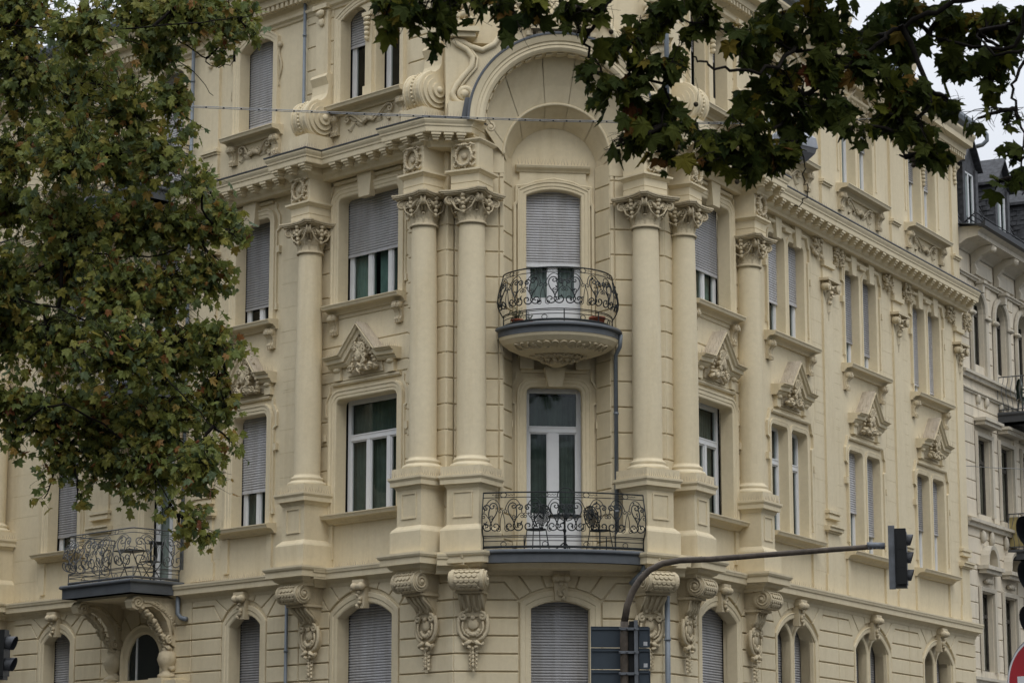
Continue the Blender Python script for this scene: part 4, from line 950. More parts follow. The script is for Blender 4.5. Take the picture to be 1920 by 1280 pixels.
# splayed arch ring, inner soffit
def loft(mb, A, B, n_=3, smooth=True):
    k = len(A); vs = []; 
    for j in range(n_+1):
        t = j/n_; vs += [tuple(Vector(a)*(1-t)+Vector(b_)*t) for a, b_ in zip(A, B)]
    mb.add(vs, [[j*k+i, j*k+i+1, (j+1)*k+i+1, (j+1)*k+i] for j in range(n_) for i in range(k-1)], smooth)
mb = MB(); ZC, ZO = 13.88, 14.40
def ringpt(f, r, zc, d, a): return W(f, r*math.cos(a), d, zc+r*math.sin(a))
cuts = [0, .06, .25, .43, .57, .75, .94, 1]
for i, (t0, t1) in enumerate(zip(cuts[:-1], cuts[1:])):
    e = .0022
    for (g0, g1, lift) in ((t0+e, t1-e, 0.0),):
        aa = [PI*(g0+(g1-g0)*q/10) for q in range(11)]
        def outp(a):                      # flattened outer outline so that it meets the pier strips
            return (1.60*math.cos(a), ZO+1.53*math.sin(a)-.0) if True else None
        inner = [ringpt(FC, 1.10, ZC, -.28, a) for a in aa]
        mid_ = [W(FC, 1.30*math.cos(a), -.14, ZC+.18+1.30*math.sin(a)) for a in aa]
        outer = [W(FC, outp(a)[0], .12, outp(a)[1]) for a in aa]
        loft(mb, inner, mid_); loft(mb, mid_, outer)
        s1 = [ringpt(FC, 1.10, ZC, -.28, a) for a in aa]; s2 = [ringpt(FC, .92, 13.70, -.83, a) for a in aa]; loft(mb, s1, s2)
# dark-set underlay just behind the joints
aa = [PI*q/60 for q in range(61)]
loft(mb, [ringpt(FC, 1.115, ZC, -.30, a) for a in aa], [W(FC, 1.62*math.cos(a), .08, ZO+1.56*math.sin(a)) for a in aa]); loft(mb, [ringpt(FC, 1.115, ZC, -.30, a) for a in aa], [ringpt(FC, .935, 13.70, -.84, a) for a in aa])
# pier faces beside the ring and rim of the inner arch
for sg in (-1, 1): box(mb, FC, min(sg*1.10, sg*1.62), max(sg*1.10, sg*1.62), -.5, -.285, 13.5, 14.42)
tube(mb, [ringpt(FC, 1.115, ZC, -.27, a) for a in aa], .035, 6)
tube(mb, [W(FC, 1.52*math.cos(a), .05, ZO+1.46*math.sin(a)) for a in aa], .03, 6)
mb.build('niche_vault', CREAM, house)
# archivolt: moulded front ring, underside with small dentils
mb = MB(); A = [(1.90*math.cos(a), ZO+1.86*math.sin(a)) for a in aa]; K = len(aa)
prof = [(1.55, -.05), (1.55, .10), (1.57, .12), (1.57, .44), (1.60, .47), (1.64, .50), (1.70, .50), (1.71, .52), (1.76, .52), (1.78, .55), (1.85, .58), (1.90, .60), (1.90, -.3)]
rows = [[W(FC, r*math.cos(a), d, ZO-.02+r*.98*math.sin(a)) for r, d in prof] for a in aa]
m_ = len(prof); mb.add([v for r in rows for v in r], [[i*m_+k, i*m_+k+1, (i+1)*m_+k+1, (i+1)*m_+k] for i in range(K-1) for k in range(m_-1)]+[list(range(m_)), [(K-1)*m_+k for k in range(m_)]], False)
for i in range(21):
    a = PI*(i+.5)/21
    if i % 1 == 0:
        c, s_ = math.cos(a), math.sin(a); vs = []
        for r in (1.535, 1.56):
            for d in (.17, .37):
                for da in (-.045, .045): vs.append(W(FC, r*math.cos(a+da), d, ZO-.02+r*.98*math.sin(a+da)))
        mb.add(vs, [[0, 1, 3, 2], [4, 5, 7, 6], [0, 1, 5, 4], [2, 3, 7, 6], [0, 2, 6, 4], [1, 3, 7, 5]])
ao = mb.build('archivolt', CREAM, house)
mb = MB(); rows = [[W(FC, r*math.cos(a), d, ZO-.02+r*.98*math.sin(a)) for r, d in ((1.905, .615), (1.94, .62), (1.955, .60), (1.945, .05))] for a in aa]
mb.add([v for r in rows for v in r], [[i*4+k, i*4+k+1, (i+1)*4+k+1, (i+1)*4+k] for i in range(K-1) for k in range(3)])
for sg in (-1, 1): prism(mb, FC, [(sg*1.88, 14.44), (sg*2.06, 14.44), (sg*1.98, 14.86), (sg*1.86, 14.86)], .1, .50)
mb.build('lead_flashing', LEAD, ao)
for sg in (-1, 1):                       # small scroll where the arch lands on the cornice
    mb = MB(); ftube(mb, FC, [(sg*1.44+sg*p[0]*-1, 14.30+p[1]) for p in spiral(0, 0, .10, PI/2, -1.6, 18)], .30, .03, 6, .02); blob(mb, FC, sg*1.44, .28, 14.30, .06, .06, .06)
    mb.build('arch_foot_scroll', CARVE, ao)
mb = MB()
for e in (.12, .3, .48):
    for i in range(66):
        a = PI*(i+.5)/66; p = Vector(W(FC, 1.95*math.cos(a), e, ZO-.02+1.91*math.sin(a))); q = p+Vector((.10*math.cos(a), 0, .15*math.sin(a)+.04)); g = Vector((.0035, 0, 0))
        mb.add([tuple(p-g), tuple(p+g), tuple(q)], [[0, 1, 2]])
mb.build('bird_spikes', SPIKE, ao)
# niche windows
FN = sub(FC, 0, -.98)
o = window(FN, -.575, .575, 5.60, 9.12, house, name='balcony_door', mull=[0], trans=8.27, curt=(5.7, 9.0), fw=.085, mw=.10)
mb = MB(); box(mb, FN, -.49, -.06, -.14, -.085, 5.7, 6.55); box(mb, FN, .06, .49, -.14, -.085, 5.7, 6.55); mb.build('door_panel', WHITE, o)
o = window(FN, -.575, .575, 10.15, 13.32, house, name='balcony_door', cut=11.75, mull=[0], fw=.085, mw=.085, curt=(10.2, 12), cd=VOILE)
mb = MB(); box(mb, FN, -.49, -.06, -.14, -.085, 10.2, 11.05); box(mb, FN, .06, .49, -.14, -.085, 10.2, 11.05); mb.build('door_panel', WHITE, o)
surround(FC, -.575, .575, 5.60, 9.12, house, wall_d=-.84, scale=.95, r=.13, key=False)
surround(FC, -.575, .575, 10.15, 13.3, house, wall_d=-.84, rise=.13, ears=False, scale=.9)
mb = MB()
fsweep(mb, FC, [(-.82, 10.2), (-.82, 12.95), (-.78, 13.02), (-.78, 13.35), (-.55, 13.38), (-.40, 13.45), (0, 13.52), (.40, 13.45), (.55, 13.38), (.78, 13.35), (.78, 13.02), (.82, 12.95), (.82, 10.2)], [(-.03, -.84), (-.03, -.775), (.01, -.76), (.03, -.775), (.03, -.84)])
fsweep(mb, FC, [(-.80, 13.80), (.76, 13.80)], [(-.14, -.84), (-.14, -.76), (-.11, -.74), (-.06, -.68), (-.02, -.66), (0, -.66), (.02, -.84)])
prism(mb, FC, [(-.72, 13.66), (-.72, 13.5), (-.80, 13.38), (.76, 13.38), (.68, 13.5), (.68, 13.66)], -.84, -.78)
prism(mb, FC, [(-.14, 9.10), (.14, 9.10), (.22, 9.50), (-.22, 9.50)], -.84, -.60)
prism(mb, FC, [(-.11, 9.5), (.11, 9.5), (.13, 9.85), (-.13, 9.85)], -.84, -.64)
for sg in (-1, 1): box(mb, FC, sg*.58-.14, sg*.58+.14, -.84, -.66, 9.48, 9.72); box(mb, FC, sg*.58-.18, sg*.58+.18, -.84, -.60, 9.72, 9.80)
sp_o = mb.build('window_surround', CREAM, house)
mb = MB(); 
for e in (-.70, -.75): spikes(mb, W(FC, -.78, e, 13.81), W(FC, .74, e, 13.81), 22, .16, .01)
mb.build('bird_spikes', SPIKE, sp_o)
# gable wall over the arch, side scrolls, crowning ornament, top wall of the bay
mb = MB()
gp = [(-2.35, 14.40), (-2.35, 16.20), (-2.1, 16.2), (-1.9, 16.05), (-1.55, 16.0), (-1.25, 16.2), (-1.05, 16.6), (-.8, 16.85), (.8, 16.85), (1.05, 16.6), (1.25, 16.2), (1.55, 16.0), (1.9, 16.05), (2.1, 16.2), (2.35, 16.2), (2.35, 14.40)]
inn = [(1.7*math.cos(a), 14.40+1.72*math.sin(a)) for a in aa]
prism(mb, FC, gp+inn, -.6, .12)
prism(mb, FC, [(-2.25, 16.2), (2.25, 16.2), (2.25, 19.1), (-2.25, 19.1)], -.8, -.08)
mb.build('gable_wall', CREAM, house)
for sg in (-1, 1):
    mb = MB(); S = [(sg*x, z) for x, z in [(1.93, 14.95), (1.80, 14.98), (1.74, 15.10), (1.80, 15.24), (1.95, 15.28), (2.10, 15.18), (2.14, 15.0), (2.06, 14.84), (1.90, 14.80)]]
    body = [(2.20, 15.05), (2.14, 15.2), (1.98, 15.42), (1.82, 15.62), (1.80, 15.82), (1.92, 15.98), (2.1, 16.08), (2.2, 16.18)]
    ftube(mb, FC, [(sg*(1.97+p[0]), 15.02+p[1]) for p in spiral(0, 0, .24, 0, -1.5, 26, .2)][::-1]+[(sg*x, z) for x, z in body], .16, .062, 8)
    ftube(mb, FC, [(sg*(x-.10), z-.01) for x, z in body], .15, .03, 6)
    blob(mb, FC, sg*1.97, .18, 15.02, .10, .10, .10)
    ftube(mb, FC, [(sg*x, z) for x, z in ((2.2, 16.18), (2.0, 16.14), (1.85, 16.05), (1.6, 15.98), (1.35, 16.12), (1.2, 16.35), (1.05, 16.62), (.8, 16.8))], .15, .065, 8)
    box(mb, FC, min(sg*1.72, sg*2.32), max(sg*1.72, sg*2.32), .1, .40, 14.44, 14.80)
    # shelf and carved figure block above the scrolls
    box(mb, FC, min(sg*1.75, sg*2.3), max(sg*1.75, sg*2.3), -.1, .30, 16.22, 16.32); box(mb, FC, min(sg*1.68, sg*2.37), max(sg*1.68, sg*2.37), -.1, .38, 16.32, 16.42)
    for q in range(16): blob(mb, FC, sg*(2.02+.17*math.sin(q*2.4)), .18+.06*math.cos(q*1.7), 16.52+.055*q, .13, .12, .08, q, .6)
    mb.build('gable_scroll', CREAM, house)
mb = MB()                               # carved crest over the arch
for sg in (-1, 1):
    ftube(mb, FC, [(sg*(.42+p[0]), 16.78+p[1]) for p in spiral(0, 0, .22, 0, 1.5, 24)], .42, .05, 7, .03)
    ftube(mb, FC, [(sg*(.14+p[0]), 16.62+p[1]) for p in spiral(0, 0, .16, -1, -1.4, 20)], .45, .045, 7, .03)
    leafstrip(mb, FC, sg*.25, .35, 16.5, .25, .6, .15, -sg*.9); leafstrip(mb, FC, sg*.5, .3, 16.6, .22, .5, .1, -sg*1.5)
    for q in range(6): blob(mb, FC, sg*(.3+.11*q), .36, 16.95+.04*math.sin(q*2), .09, .08, .07, q, .5)
blob(mb, FC, 0, .40, 16.75, .18, .12, .22, 0, .3); box(mb, FC, -.62, .62, .1, .52, 16.38, 16.46)
for q in range(7): box(mb, FC, -.7+q*.22, -.58+q*.22, .1, .40, 16.27, 16.36)
mb.build('crest', CARVE, house)
# ---------------------------------------------------------------- top cornice, gutter, roof
TL = [XY(FL, LEN_L+.1, .85), XY(FL, 3.2, .85), XY(FC, -2.0, .25), XY(FC, 2.0, .25), XY(FR, 3.2, .85), XY(FR, LEN_R+.05, .85)]
for f, L_ in ((FL, LEN_L), (FR, LEN_R)):
    mb = MB(); sweep(mb, [XY(f, 3.4 if f is FR else L_, .25), XY(f, L_ if f is FR else 3.4, .25)], [(0, 17.80), (.04, 17.82), (.06, 17.86), (.12, 17.90), (.14, 17.95), (0, 17.98)], 1); mb.build('string_moulding', CREAM, house)
mb = MB(); z = 18.14
sweep(mb, TL, [(-.65, z-.25), (-.58, z-.22), (-.55, z-.05), (-.45, z), (-.42, z+.10), (-.30, z+.12), (-.28, z+.28), (-.1, z+.30), (-.09, z+.44), (-.04, z+.50), (0, z+.56), (0, z+.62), (-1, z+.70)], 1)
for a, b_ in zip(TL[:-1], TL[1:]):
    f, L_ = seg(a, b_); n_ = int(L_/.16)
    for i in range(n_): s = (i+.5)*L_/n_; box(mb, f, s-.045, s+.045, -.5, -.32, z+.0, z+.11)
mb.build('roof_cornice', CREAM, house)
mb = MB(); sweep(mb, TL, [(-.10, z+.66), (-.02, z+.72), (.08, z+.74), (.13, z+.84), (.12, z+.93), (.08, z+.93), (.02, z+.84), (-.2, z+.84)], 1)
e = XY(FR, LEN_R+.05, .9); tube(mb, [(e.x+q[0], e.y+q[1], z+q[2]) for q in ((0, 0, .78), (.18, .08, .78), (.27, .13, .68), (.27, .13, .52), (.16, .2, .42), (.02, .3, .40))], .06, 8)
mb.build('gutter', ZINC, house)
mb = MB(); sweep(mb, TL, [(-.25, z+.66), (-.5, z+.75), (-3.0, z+1.25), (-7, z+2.1)], 1)
mb.build('roof', plain('roof sheet', (.10, .115, .135), .5, .2, .25, 3), house)
for f, ss in ((FR, (7.3, 17.6, 13.1)), (FL, (11.4, 7.39))):       # finial urns on the roof edge
    for s in ss:
        mb = MB(); p = XY(f, s, .55); lathe(mb, p.x, p.y, [(0.0, z+.6), (.26, z+.6), (.26, z+1.0), (.3, z+1.05), (.3, z+1.1), (.2, z+1.13), (.12, z+1.2), (.22, z+1.4), (.24, z+1.55), (.15, z+1.7), (.09, z+1.75), (.13, z+1.85), (.07, z+1.98), (0, z+2.05)], 16)
        mb.build('finial_urn', CREAM, house)

# ---------------------------------------------------------------- balconies of the corner
def arc3(hw, d0, bulge, n_=40):
    """plan curve from (-hw,d0) out to (0,d0+bulge) and back"""
    r = (hw*hw+bulge*bulge)/(2*bulge); dc = d0+bulge-r; al = math.asin(min(1, hw/r)); al = al if bulge <= hw else PI-al
    return [(r*math.sin(-al+2*al*i/n_), dc+r*math.cos(-al+2*al*i/n_)) for i in range(n_+1)]
class Rail:
    """maps (t, h): t metres along a plan curve, h metres above the slab; the belly bulges the lower scrollwork outwards"""
    def __init__(s, f, pts, z, belly=.10, h0=.28, h1=1.15):
        s.p = [XY(f, a, b_) for a, b_ in pts]; s.z = z; s.b = belly; s.h0 = h0; s.h1 = h1
        s.c = [0]
        for a, b_ in zip(s.p[:-1], s.p[1:]): s.c.append(s.c[-1]+(b_-a).length)
        s.L = s.c[-1]
    def at(s, t, h, e=0):
        t = max(0, min(s.L-1e-6, t)); i = max(k for k in range(len(s.c)-1) if s.c[k] <= t)
        v = s.p[i+1]-s.p[i]; q = s.p[i]+v*((t-s.c[i])/v.length)
        vs = []
        for j in (i-1, i, i+1):
            if 0 <= j < len(s.p)-1: vs.append((s.p[j+1]-s.p[j]).normalized())
        u = sum(vs, Vector((0, 0))).normalized(); nn = Vector((u.y, -u.x))
        y = (h-s.h0)/(s.h1-s.h0); b_ = s.b*math.sin(PI*max(0, min(1, y))**.65) if 0 < y < 1 else 0
        q = q+nn*(b_+e); return (q.x, q.y, s.z+h)
    def line(s, mb, pts, r=.010, n_=5, e=0): tube(mb, [s.at(a, b_, e) for a, b_ in pts], r, n_)
def railing(R_, mb, ntiles, H=1.12, low=.27, arch=False):
    L = R_.L; N = 40
    for h, r in ((H, .016), (H-.10, .009), (low, .011), (.17, .009), (.04, .016), (low-.03, .008)):
        R_.line(mb, [(L*i/N, h) for i in range(N+1)], r)
    R_.line(mb, [(L*i/N, .055) for i in range(N+1)], .024, 4)
    for i in range(ntiles+1):
        x = L*i/ntiles
        if i in (0, ntiles): R_.line(mb, [(x, H*q/10) for q in range(11)], .013)
        R_.line(mb, [(x, low*q/4) for q in range(5)], .012)
    w_ = L/ntiles
    for i in range(ntiles):
        c = w_*(i+.5); R_.line(mb, [(c+.055*math.cos(a*PI/8), .105+.048*math.sin(a*PI/8)) for a in range(17)], .008)
        hh = H-.10-low
        k = w_/2
        for sg in (-1, 1):
            def S(p, q, r1, r2, h1, h2, bow=0, rr_=.010): R_.line(mb, [(c+sg*x, low+y) for x, y in scroll(p, q, r1, r2, h1, h2, bow)], rr_)
            S((k*.34, hh*.24), (k*.50, hh*.76), k*.27, k*.22, 1, -1, .04, .012)
            S((k*.78, hh*.24), (k*.82, hh*.72), k*.28, k*.20, -1, -1, -.05, .013)
            S((k*.12, hh*.62), (k*.22, hh*.16), .055, .05, 1, 1, .03, .008)
            S((k*.55, hh*.48), (k*.92, hh*.50), .05, .06, 1, -1, 0, .008)
            R_.line(mb, [(c+sg*x, low+y) for x, y in arc(k*.5, hh*.5, k*.42, .2, PI-.4, 14, hh*.46)], .009)
            rnd = random.Random(i*7+sg)
            for q in range(9):                # forged leaves and rosettes
                x, y = rnd.choice([(.5, .80), (.76, .25), (.3, .22), (.8, .72), (.62, .55)]); x = k*x+rnd.uniform(-.06, .06); y = hh*y+rnd.uniform(-.05, .05)
                P = Vector(R_.at(c+sg*x, low+y, .01)); v = Vector((rnd.uniform(-1, 1), rnd.uniform(-.4, .4), rnd.uniform(-1, 1))).normalized(); u = v.cross(Vector((0, 1, 0))).normalized()
                l_, w2 = rnd.uniform(.04, .075), rnd.uniform(.012, .02)
                mb.add([tuple(P), tuple(P+v*l_*.5+u*w2), tuple(P+v*l_), tuple(P+v*l_*.5-u*w2), tuple(P+v*l_*.5+Vector((0, -.012, 0)))], [[0, 1, 4], [1, 2, 4], [2, 3, 4], [3, 0, 4]])
        R_.line(mb, [(c+.062*math.cos(a*PI/8), H-.05+.048*math.sin(a*PI/8)) for a in range(17)], .008)
        for sg in (-1, 1): R_.line(mb, [(c+sg*(.07+.02*q), H-.05+.012*math.sin(q*2)) for q in range(9)], .006)
    if arch:
        c = L/2; R_.line(mb, [(c+x, y) for x, y in arc(0, H-.10, .17, 0, PI, 14, .19)], .011)
        R_.line(mb, [(c+x, y) for x, y in arc(0, .72, .17, 0, 2*PI, 18)], .010)
        for q in range(7): R_.line(mb, [(c, .56), (c+.12*math.sin((q-3)*.3), .56+.28*math.cos((q-3)*.3))], .007)
def slab(f, pts, z0, z1, d_back, over=.07):
    mb = MB(); P = [XY(f, a, b_) for a, b_ in pts]
    prof = [(-.5, z0), (0, z0), (.005, z0), (.005, z1-.09), (.03, z1-.085), (over, z1-.06), (over, z1-.03), (over-.02, z1), (-.05, z1+.01)]
    sweep(mb, P, prof, 1)
    Q = P+[XY(f, pts[-1][0], d_back), XY(f, pts[0][0], d_back)]
    mb.add([(p.x, p.y, z1+.004) for p in Q], [list(range(len(Q)))]); mb.add([(p.x, p.y, z0) for p in Q], [list(range(len(Q)))])
    return mb
# lower balcony
lo = arc3(1.64, .60, .36); lo_b = slab(FC, lo, 5.34, 5.60, -.4, .06).build('balcony', LEAD, house)
mb = MB(); railing(Rail(FC, arc3(1.60, .56, .34), 5.60, .10, .27, 1.1), mb, 4, 1.13, .27, True); mb.build('railing', IRON, lo_b)
mb = MB(); Q = [XY(FC, a, b_) for a, b_ in lo]; Q2 = [XY(FC, a*.93, b_-.10) for a, b_ in lo]
loft(mb, [(p.x, p.y, 5.345) for p in Q2], [(p.x, p.y, 5.24) for p in [XY(FC, a*.9, b_-.25) for a, b_ in lo]]); P_ = [XY(FC, a*.9, b_-.25) for a, b_ in lo]+[XY(FC, 1.4, .2), XY(FC, -1.4, .2)]
mb.add([(p.x, p.y, 5.24) for p in P_], [list(range(len(P_)))]); mb.build('soffit', CREAM, lo_b)
# upper balcony: quarter-round bowl under it
up = arc3(1.24, -.06, .92); up_b = slab(FC, up, 9.98, 10.18, -.8, .07).build('balcony', LEAD, house)
mb = MB(); railing(Rail(FC, arc3(1.12, -.18, .95), 10.19, .13, .27, 1.08), mb, 4, 1.12, .27, False); mb.build('railing', IRON, up_b)
mb = MB(); rings = []
for t, z_ in ((1.0, 9.985), (.98, 9.92), (.92, 9.83), (.80, 9.74), (.64, 9.67), (.47, 9.63), (.33, 9.60), (.22, 9.56), (.12, 9.51), (.03, 9.48)):
    rings.append([(*XY(FC, a*t, -.55+(b_+.55)*t), z_) for a, b_ in up])
for a, b_ in zip(rings[:-1], rings[1:]): loft(mb, a, b_, 1)
bo = mb.build('bowl', CREAM, up_b)
mb = MB(); k = len(up)-1
def bowlpt(u, t, e=.02):
    i = (u+1)/2*k; i0 = max(0, min(k-1, int(i))); fr_ = i-i0; a = up[i0][0]*(1-fr_)+up[i0+1][0]*fr_; b_ = up[i0][1]*(1-fr_)+up[i0+1][1]*fr_
    zz = [(1.0, 9.985), (.98, 9.92), (.92, 9.83), (.80, 9.74), (.64, 9.67), (.47, 9.63), (.33, 9.60), (.22, 9.56), (.03, 9.48)]
    for (t0, z0), (t1, z1) in zip(zz[:-1], zz[1:]):
        if t0 >= t >= t1: z_ = z0+(z1-z0)*(t0-t)/(t0-t1); break
    p = XY(FC, a*t, -.55+(b_+.55)*t+e); return (p.x, p.y, z_-e)
for q in range(13):
    u = -.72+1.44*q/12; tube(mb, [bowlpt(u+.05*math.cos(a), .84+.07*math.sin(a)) for a in [i*.45+q for i in range(12)]], .016, 5)
for q in range(12): u = -.6+1.2*q/11; tube(mb, [bowlpt(u+.07*math.sin(i*.9), .56-.05*abs(math.sin(i*1.3))-.02*i) for i in range(7)], .022, 5)
tube(mb, [bowlpt(-.85+1.7*i/30, .50+.03*math.sin(i*1.4)) for i in range(31)], .03, 5)
for q in range(14): p = bowlpt(-.7+1.4*q/13, .28+.10*(q % 2), .03); blob(mb, (Vector((p[0], p[1])), FC[1], FC[2]), 0, 0, p[2], .07, .06, .05, q, .6)
mb.build('bowl_carving', CARVE, bo)

# left balcony on the long front
LB = [(14.62, .30), (14.62, 1.72), (12.02, 1.72), (12.02, .30)]
def dens(pts, n_=10): return [((a[0]+(b_[0]-a[0])*i/n_), (a[1]+(b_[1]-a[1])*i/n_)) for a, b_ in zip(pts[:-1], pts[1:]) for i in range(n_)]+[pts[-1]]
for z, mat_, iron in ((5.62, LEAD, GIRON), (10.05, LEAD, GIRON), (14.55, LEAD, GIRON)):
    bo = slab(FL, LB, z-.30, z, .2, .06).build('balcony', mat_, house)
    mb = MB(); ins = [(14.55, .36), (14.55, 1.64), (12.09, 1.64), (12.09, .36)]
    railing(Rail(FL, dens(ins), z, .14, .27, 1.08), mb, 4, 1.13, .27); mb.build('railing', iron, bo)
    mb = MB(); box(mb, FL, 12.3, 14.35, .3, 1.5, z-.36, z-.305); mb.build('soffit', CREAM, bo)
    if z < 12:
        for s in (12.30, 14.34):         # carved S consoles carrying it
            mb = MB(); g = (XY(FL, s, 0), FL[2], FL[1])
            prof = [(.3, z-.36), (1.50, z-.36), (1.58, z-.48), (1.54, z-.62), (1.40, z-.66), (1.28, z-.60), (1.0, z-.56), (.78, z-.66), (.60, z-.86), (.52, z-1.1), (.50, z-1.35), (.3, z-1.45)]
            k = len(prof); vs = [W(FL, s-.12, d, zz) for d, zz in prof]+[W(FL, s+.12, d, zz) for d, zz in prof]
            mb.add(vs, [[i, (i+1) % k, k+(i+1) % k, k+i] for i in range(k)]); 
            for o_ in (0, k): mb.add(vs[o_:o_+k], [list(t) for t in tessellate_polygon([[Vector((a, b_, 0)) for a, b_ in prof]])])
            for sg in (-1, 1):
                ftube(mb, g, [(1.40+p[0], z-.50+p[1]) for p in spiral(0, 0, .15, 0, 1.8, 26)], sg*.13, .032, 6); ftube(mb, g, [(1.2, z-.46), (.9, z-.46), (.66, z-.62), (.48, z-.85), (.42, z-1.15)], sg*.12, .03, 6)
                ftube(mb, g, [(.52+p[0], z-1.28+p[1]) for p in spiral(0, 0, .10, PI/2, -1.5, 18)], sg*.13, .028, 6)
            rnd = random.Random(int(s))
            for q in range(46): t = q/46; blob(mb, FL, s+rnd.uniform(-.1, .1), 1.35-.85*t, z-.58-.9*t**1.6, .07, .07, .05, q, .6)
            for sg in (-1, 1):
                for q in range(16): blob(mb, FL, s+sg*.12, 1.2-.055*q, z-.47-.004*q*q*.5, .04, .06, .035, q, .6)
            if z < 6:
                for q in range(20): blob(mb, FL, s+rnd.uniform(-.13, .13), .42, z-1.4-.035*q, .08, .10, .05, q, .6)
                p = XY(FL, s, .48); lathe(mb, p.x, p.y, [(.10, 3.5), (.2, 3.5), (.2, 3.58), (.12, 3.62), (.09, 3.68), (.17, 3.78), (.22, 3.92), (.18, 4.06), (.10, 4.12), (.13, 4.16), (.08, 4.2)], 18)
            mb.build('balcony_console', CARVE, bo)
# entrance under the left balcony: round fanlight, hood
mb = MB(); box(mb, FL, 11.7, 14.95, .3, .62, 3.28, 3.34); box(mb, FL, 11.62, 15.03, .3, .74, 3.34, 3.44); box(mb, FL, 11.9, 14.7, .3, .55, 3.44, 3.50)
for s in (12.30, 14.34): box(mb, FL, s-.24, s+.24, .3, .80, 3.30, 3.5)
A = arch_pts(13.32, .80, 4.0, .74, 18); fsweep(mb, FL, [(12.52, 3.5)]+A+[(14.12, 3.5)], [(-.2, .1), (-.2, .36), (-.15, .40), (-.05, .40), (0, .44), (.03, .3)])
mb.build('entrance_hood', CREAM, house)
mb = MB(); cs = [12.5-.2-.65*i for i in range(0)]
courses(mb, FL, 11.6, 15.0, [z for z in GL if z <= 4.31], .30, .35, [(12.45, 14.2, 0, 5)]); 
for sx, xa, sg in ((11.6, 12.45, -1), (15.0, 14.2, 1)):
    block(mb, FL, [(sx, 4.31), (xa, 4.31), (xa+sg*.1, 4.665), (sx, 4.665)], .30, .35); block(mb, FL, [(sx, 4.665), (xa+sg*.1, 4.665), (xa+sg*.35, 5.2), (sx, 5.2)], .30, .35)
for i in range(5):
    a0, a1 = PI*(.15+.14*i), PI*(.15+.14*(i+1)); P4 = [(13.32+r*math.cos(a), 4.0+r*.95*math.sin(a)) for r, a in ((.84, a0), (1.30, a0), (1.30, a1), (.84, a1))]
    block(mb, FL, P4, .30, .35)
mb.build('rusticated_blocks', CREAM, house)
mb = MB(); mb.add([W(FL, 12.7, .318, 3.5), W(FL, 13.95, .318, 3.5)]+[W(FL, s, .318, z) for s, z in arch_pts(13.32, .62, 4.0, .58, 18)[::-1]], [list(range(21))]); fo = mb.build('fanlight', GLASS, house)
mb = MB(); box(mb, FL, 12.6, 14.05, .303, .309, 3.5, 4.65); mb.build('dark_interior', DARK, fo)
mb = MB(); fsweep(mb, FL, [(12.7, 3.5)]+arch_pts(13.32, .62, 4.0, .58, 18)+[(13.94, 3.5)], [(-.02, .31), (-.02, .36), (.05, .36), (.05, .31)]); box(mb, FL, 13.6, 13.64, .32, .35, 3.5, 4.5); mb.build('frame', WHITE, fo)

# ---------------------------------------------------------------- rainwater pipes
def pipe(name, pts, r=.055, mat=None, parent=house):
    mb = MB(); tube(mb, pts, r, 10)
    for a, b_ in zip(pts[:-1], pts[1:]):
        a, b_ = Vector(a), Vector(b_); L_ = (b_-a).length
        if L_ > 2:
            for i in range(int(L_/2)): p = a+(b_-a)*((i+.6)*2/L_); tube(mb, [p-Vector((0, 0, .025)), p+Vector((0, 0, .025))], r+.012, 10)
    return mb.build(name, mat or ZINC, parent)
def P3(f, s, d, z): return W(f, s, d, z)
pipe('downpipe', [P3(FL, 7.98, .36, 18.6), P3(FL, 7.98, .36, 5.65)], .036); pipe('downpipe', [P3(FL, 8.22, .42, 5.1), P3(FL, 8.22, .42, 0)], .036)
pipe('downpipe', [P3(FL, 12.0, .36, 18.4), P3(FL, 12.0, .36, 5.9)], .042); pipe('downpipe', [P3(FL, 11.98, .45, 5.5), P3(FL, 11.98, .45, 4.92), P3(FL, 11.90, .42, 4.82), P3(FL, 11.7, .42, 4.78)], .055)
pipe('downpipe', [P3(FC, 1.27, .0, 10.10), P3(FC, 1.25, -.02, 9.85), P3(FC, 1.19, -.20, 9.7), P3(FC, 1.19, -.20, 5.7)], .042)
pipe('downpipe', [P3(FC, 1.62, .58, 5.45), P3(FC, 1.60, .54, 5.22), P3(FC, 1.45, .38, 5.06), P3(FC, 1.38, .33, 4.98)], .055)
pipe('downpipe', [P3(FC, 2.13, .20, 5.1), P3(FC, 2.13, .20, 0)], .055)
pipe('downpipe', [P3(FR, 2.75, .70, 18.4), P3(FR, 2.75, .70, 14.6)], .05)
# ================================================================ the paler house next door
nb = thing('neighbour_house', 'pale grey house with arched windows and slate dormers to the right of the cream house', 'building', (*XY(FR, 27, 0), GZ))
S0, S1 = 21.96, 36.0
mb = MB(); nW = [(23.05+1.93*i, 24.07+1.93*i) for i in range(6)]
hs = [[(a, 12.74), (b_, 12.74)]+arch_pts((a+b_)/2, (b_-a)/2, 14.25, .5, 12)[::-1] for a, b_ in nW]+[rr(a+.08, b_+.15, 8.62, 10.72, .02) for a, b_ in nW]+[rr(a+.0, b_-.02, 4.40, 6.50, .02) for a, b_ in nW]
open_wall(mb, FR, S0, S1, GZ, 16.2, hs, -.1, .17)
exn = [(a-.25, b_+.25, 12.4, 15.1) for a, b_ in nW]+[(a-.1, b_+.32, 8.3, 11.2) for a, b_ in nW]+[(a-.2, b_+.2, 4.2, 7.2) for a, b_ in nW]
courses(mb, FR, S0+.01, S1, [3.0+.40*i for i in range(4)]+[4.42+.44*i for i in range(10)]+[8.46+.50*i for i in range(5)]+[11.0, 11.5, 12.05], .16, .20, exn, .012)
courses(mb, FR, S0+.01, S1, [12.42+.46*i for i in range(7)], .16, .20, exn, .012)
p = [XY(FR, S1, .2), XY(FR, S1, -9), XY(FR, S0, -9), XY(FR, S0, .19)]
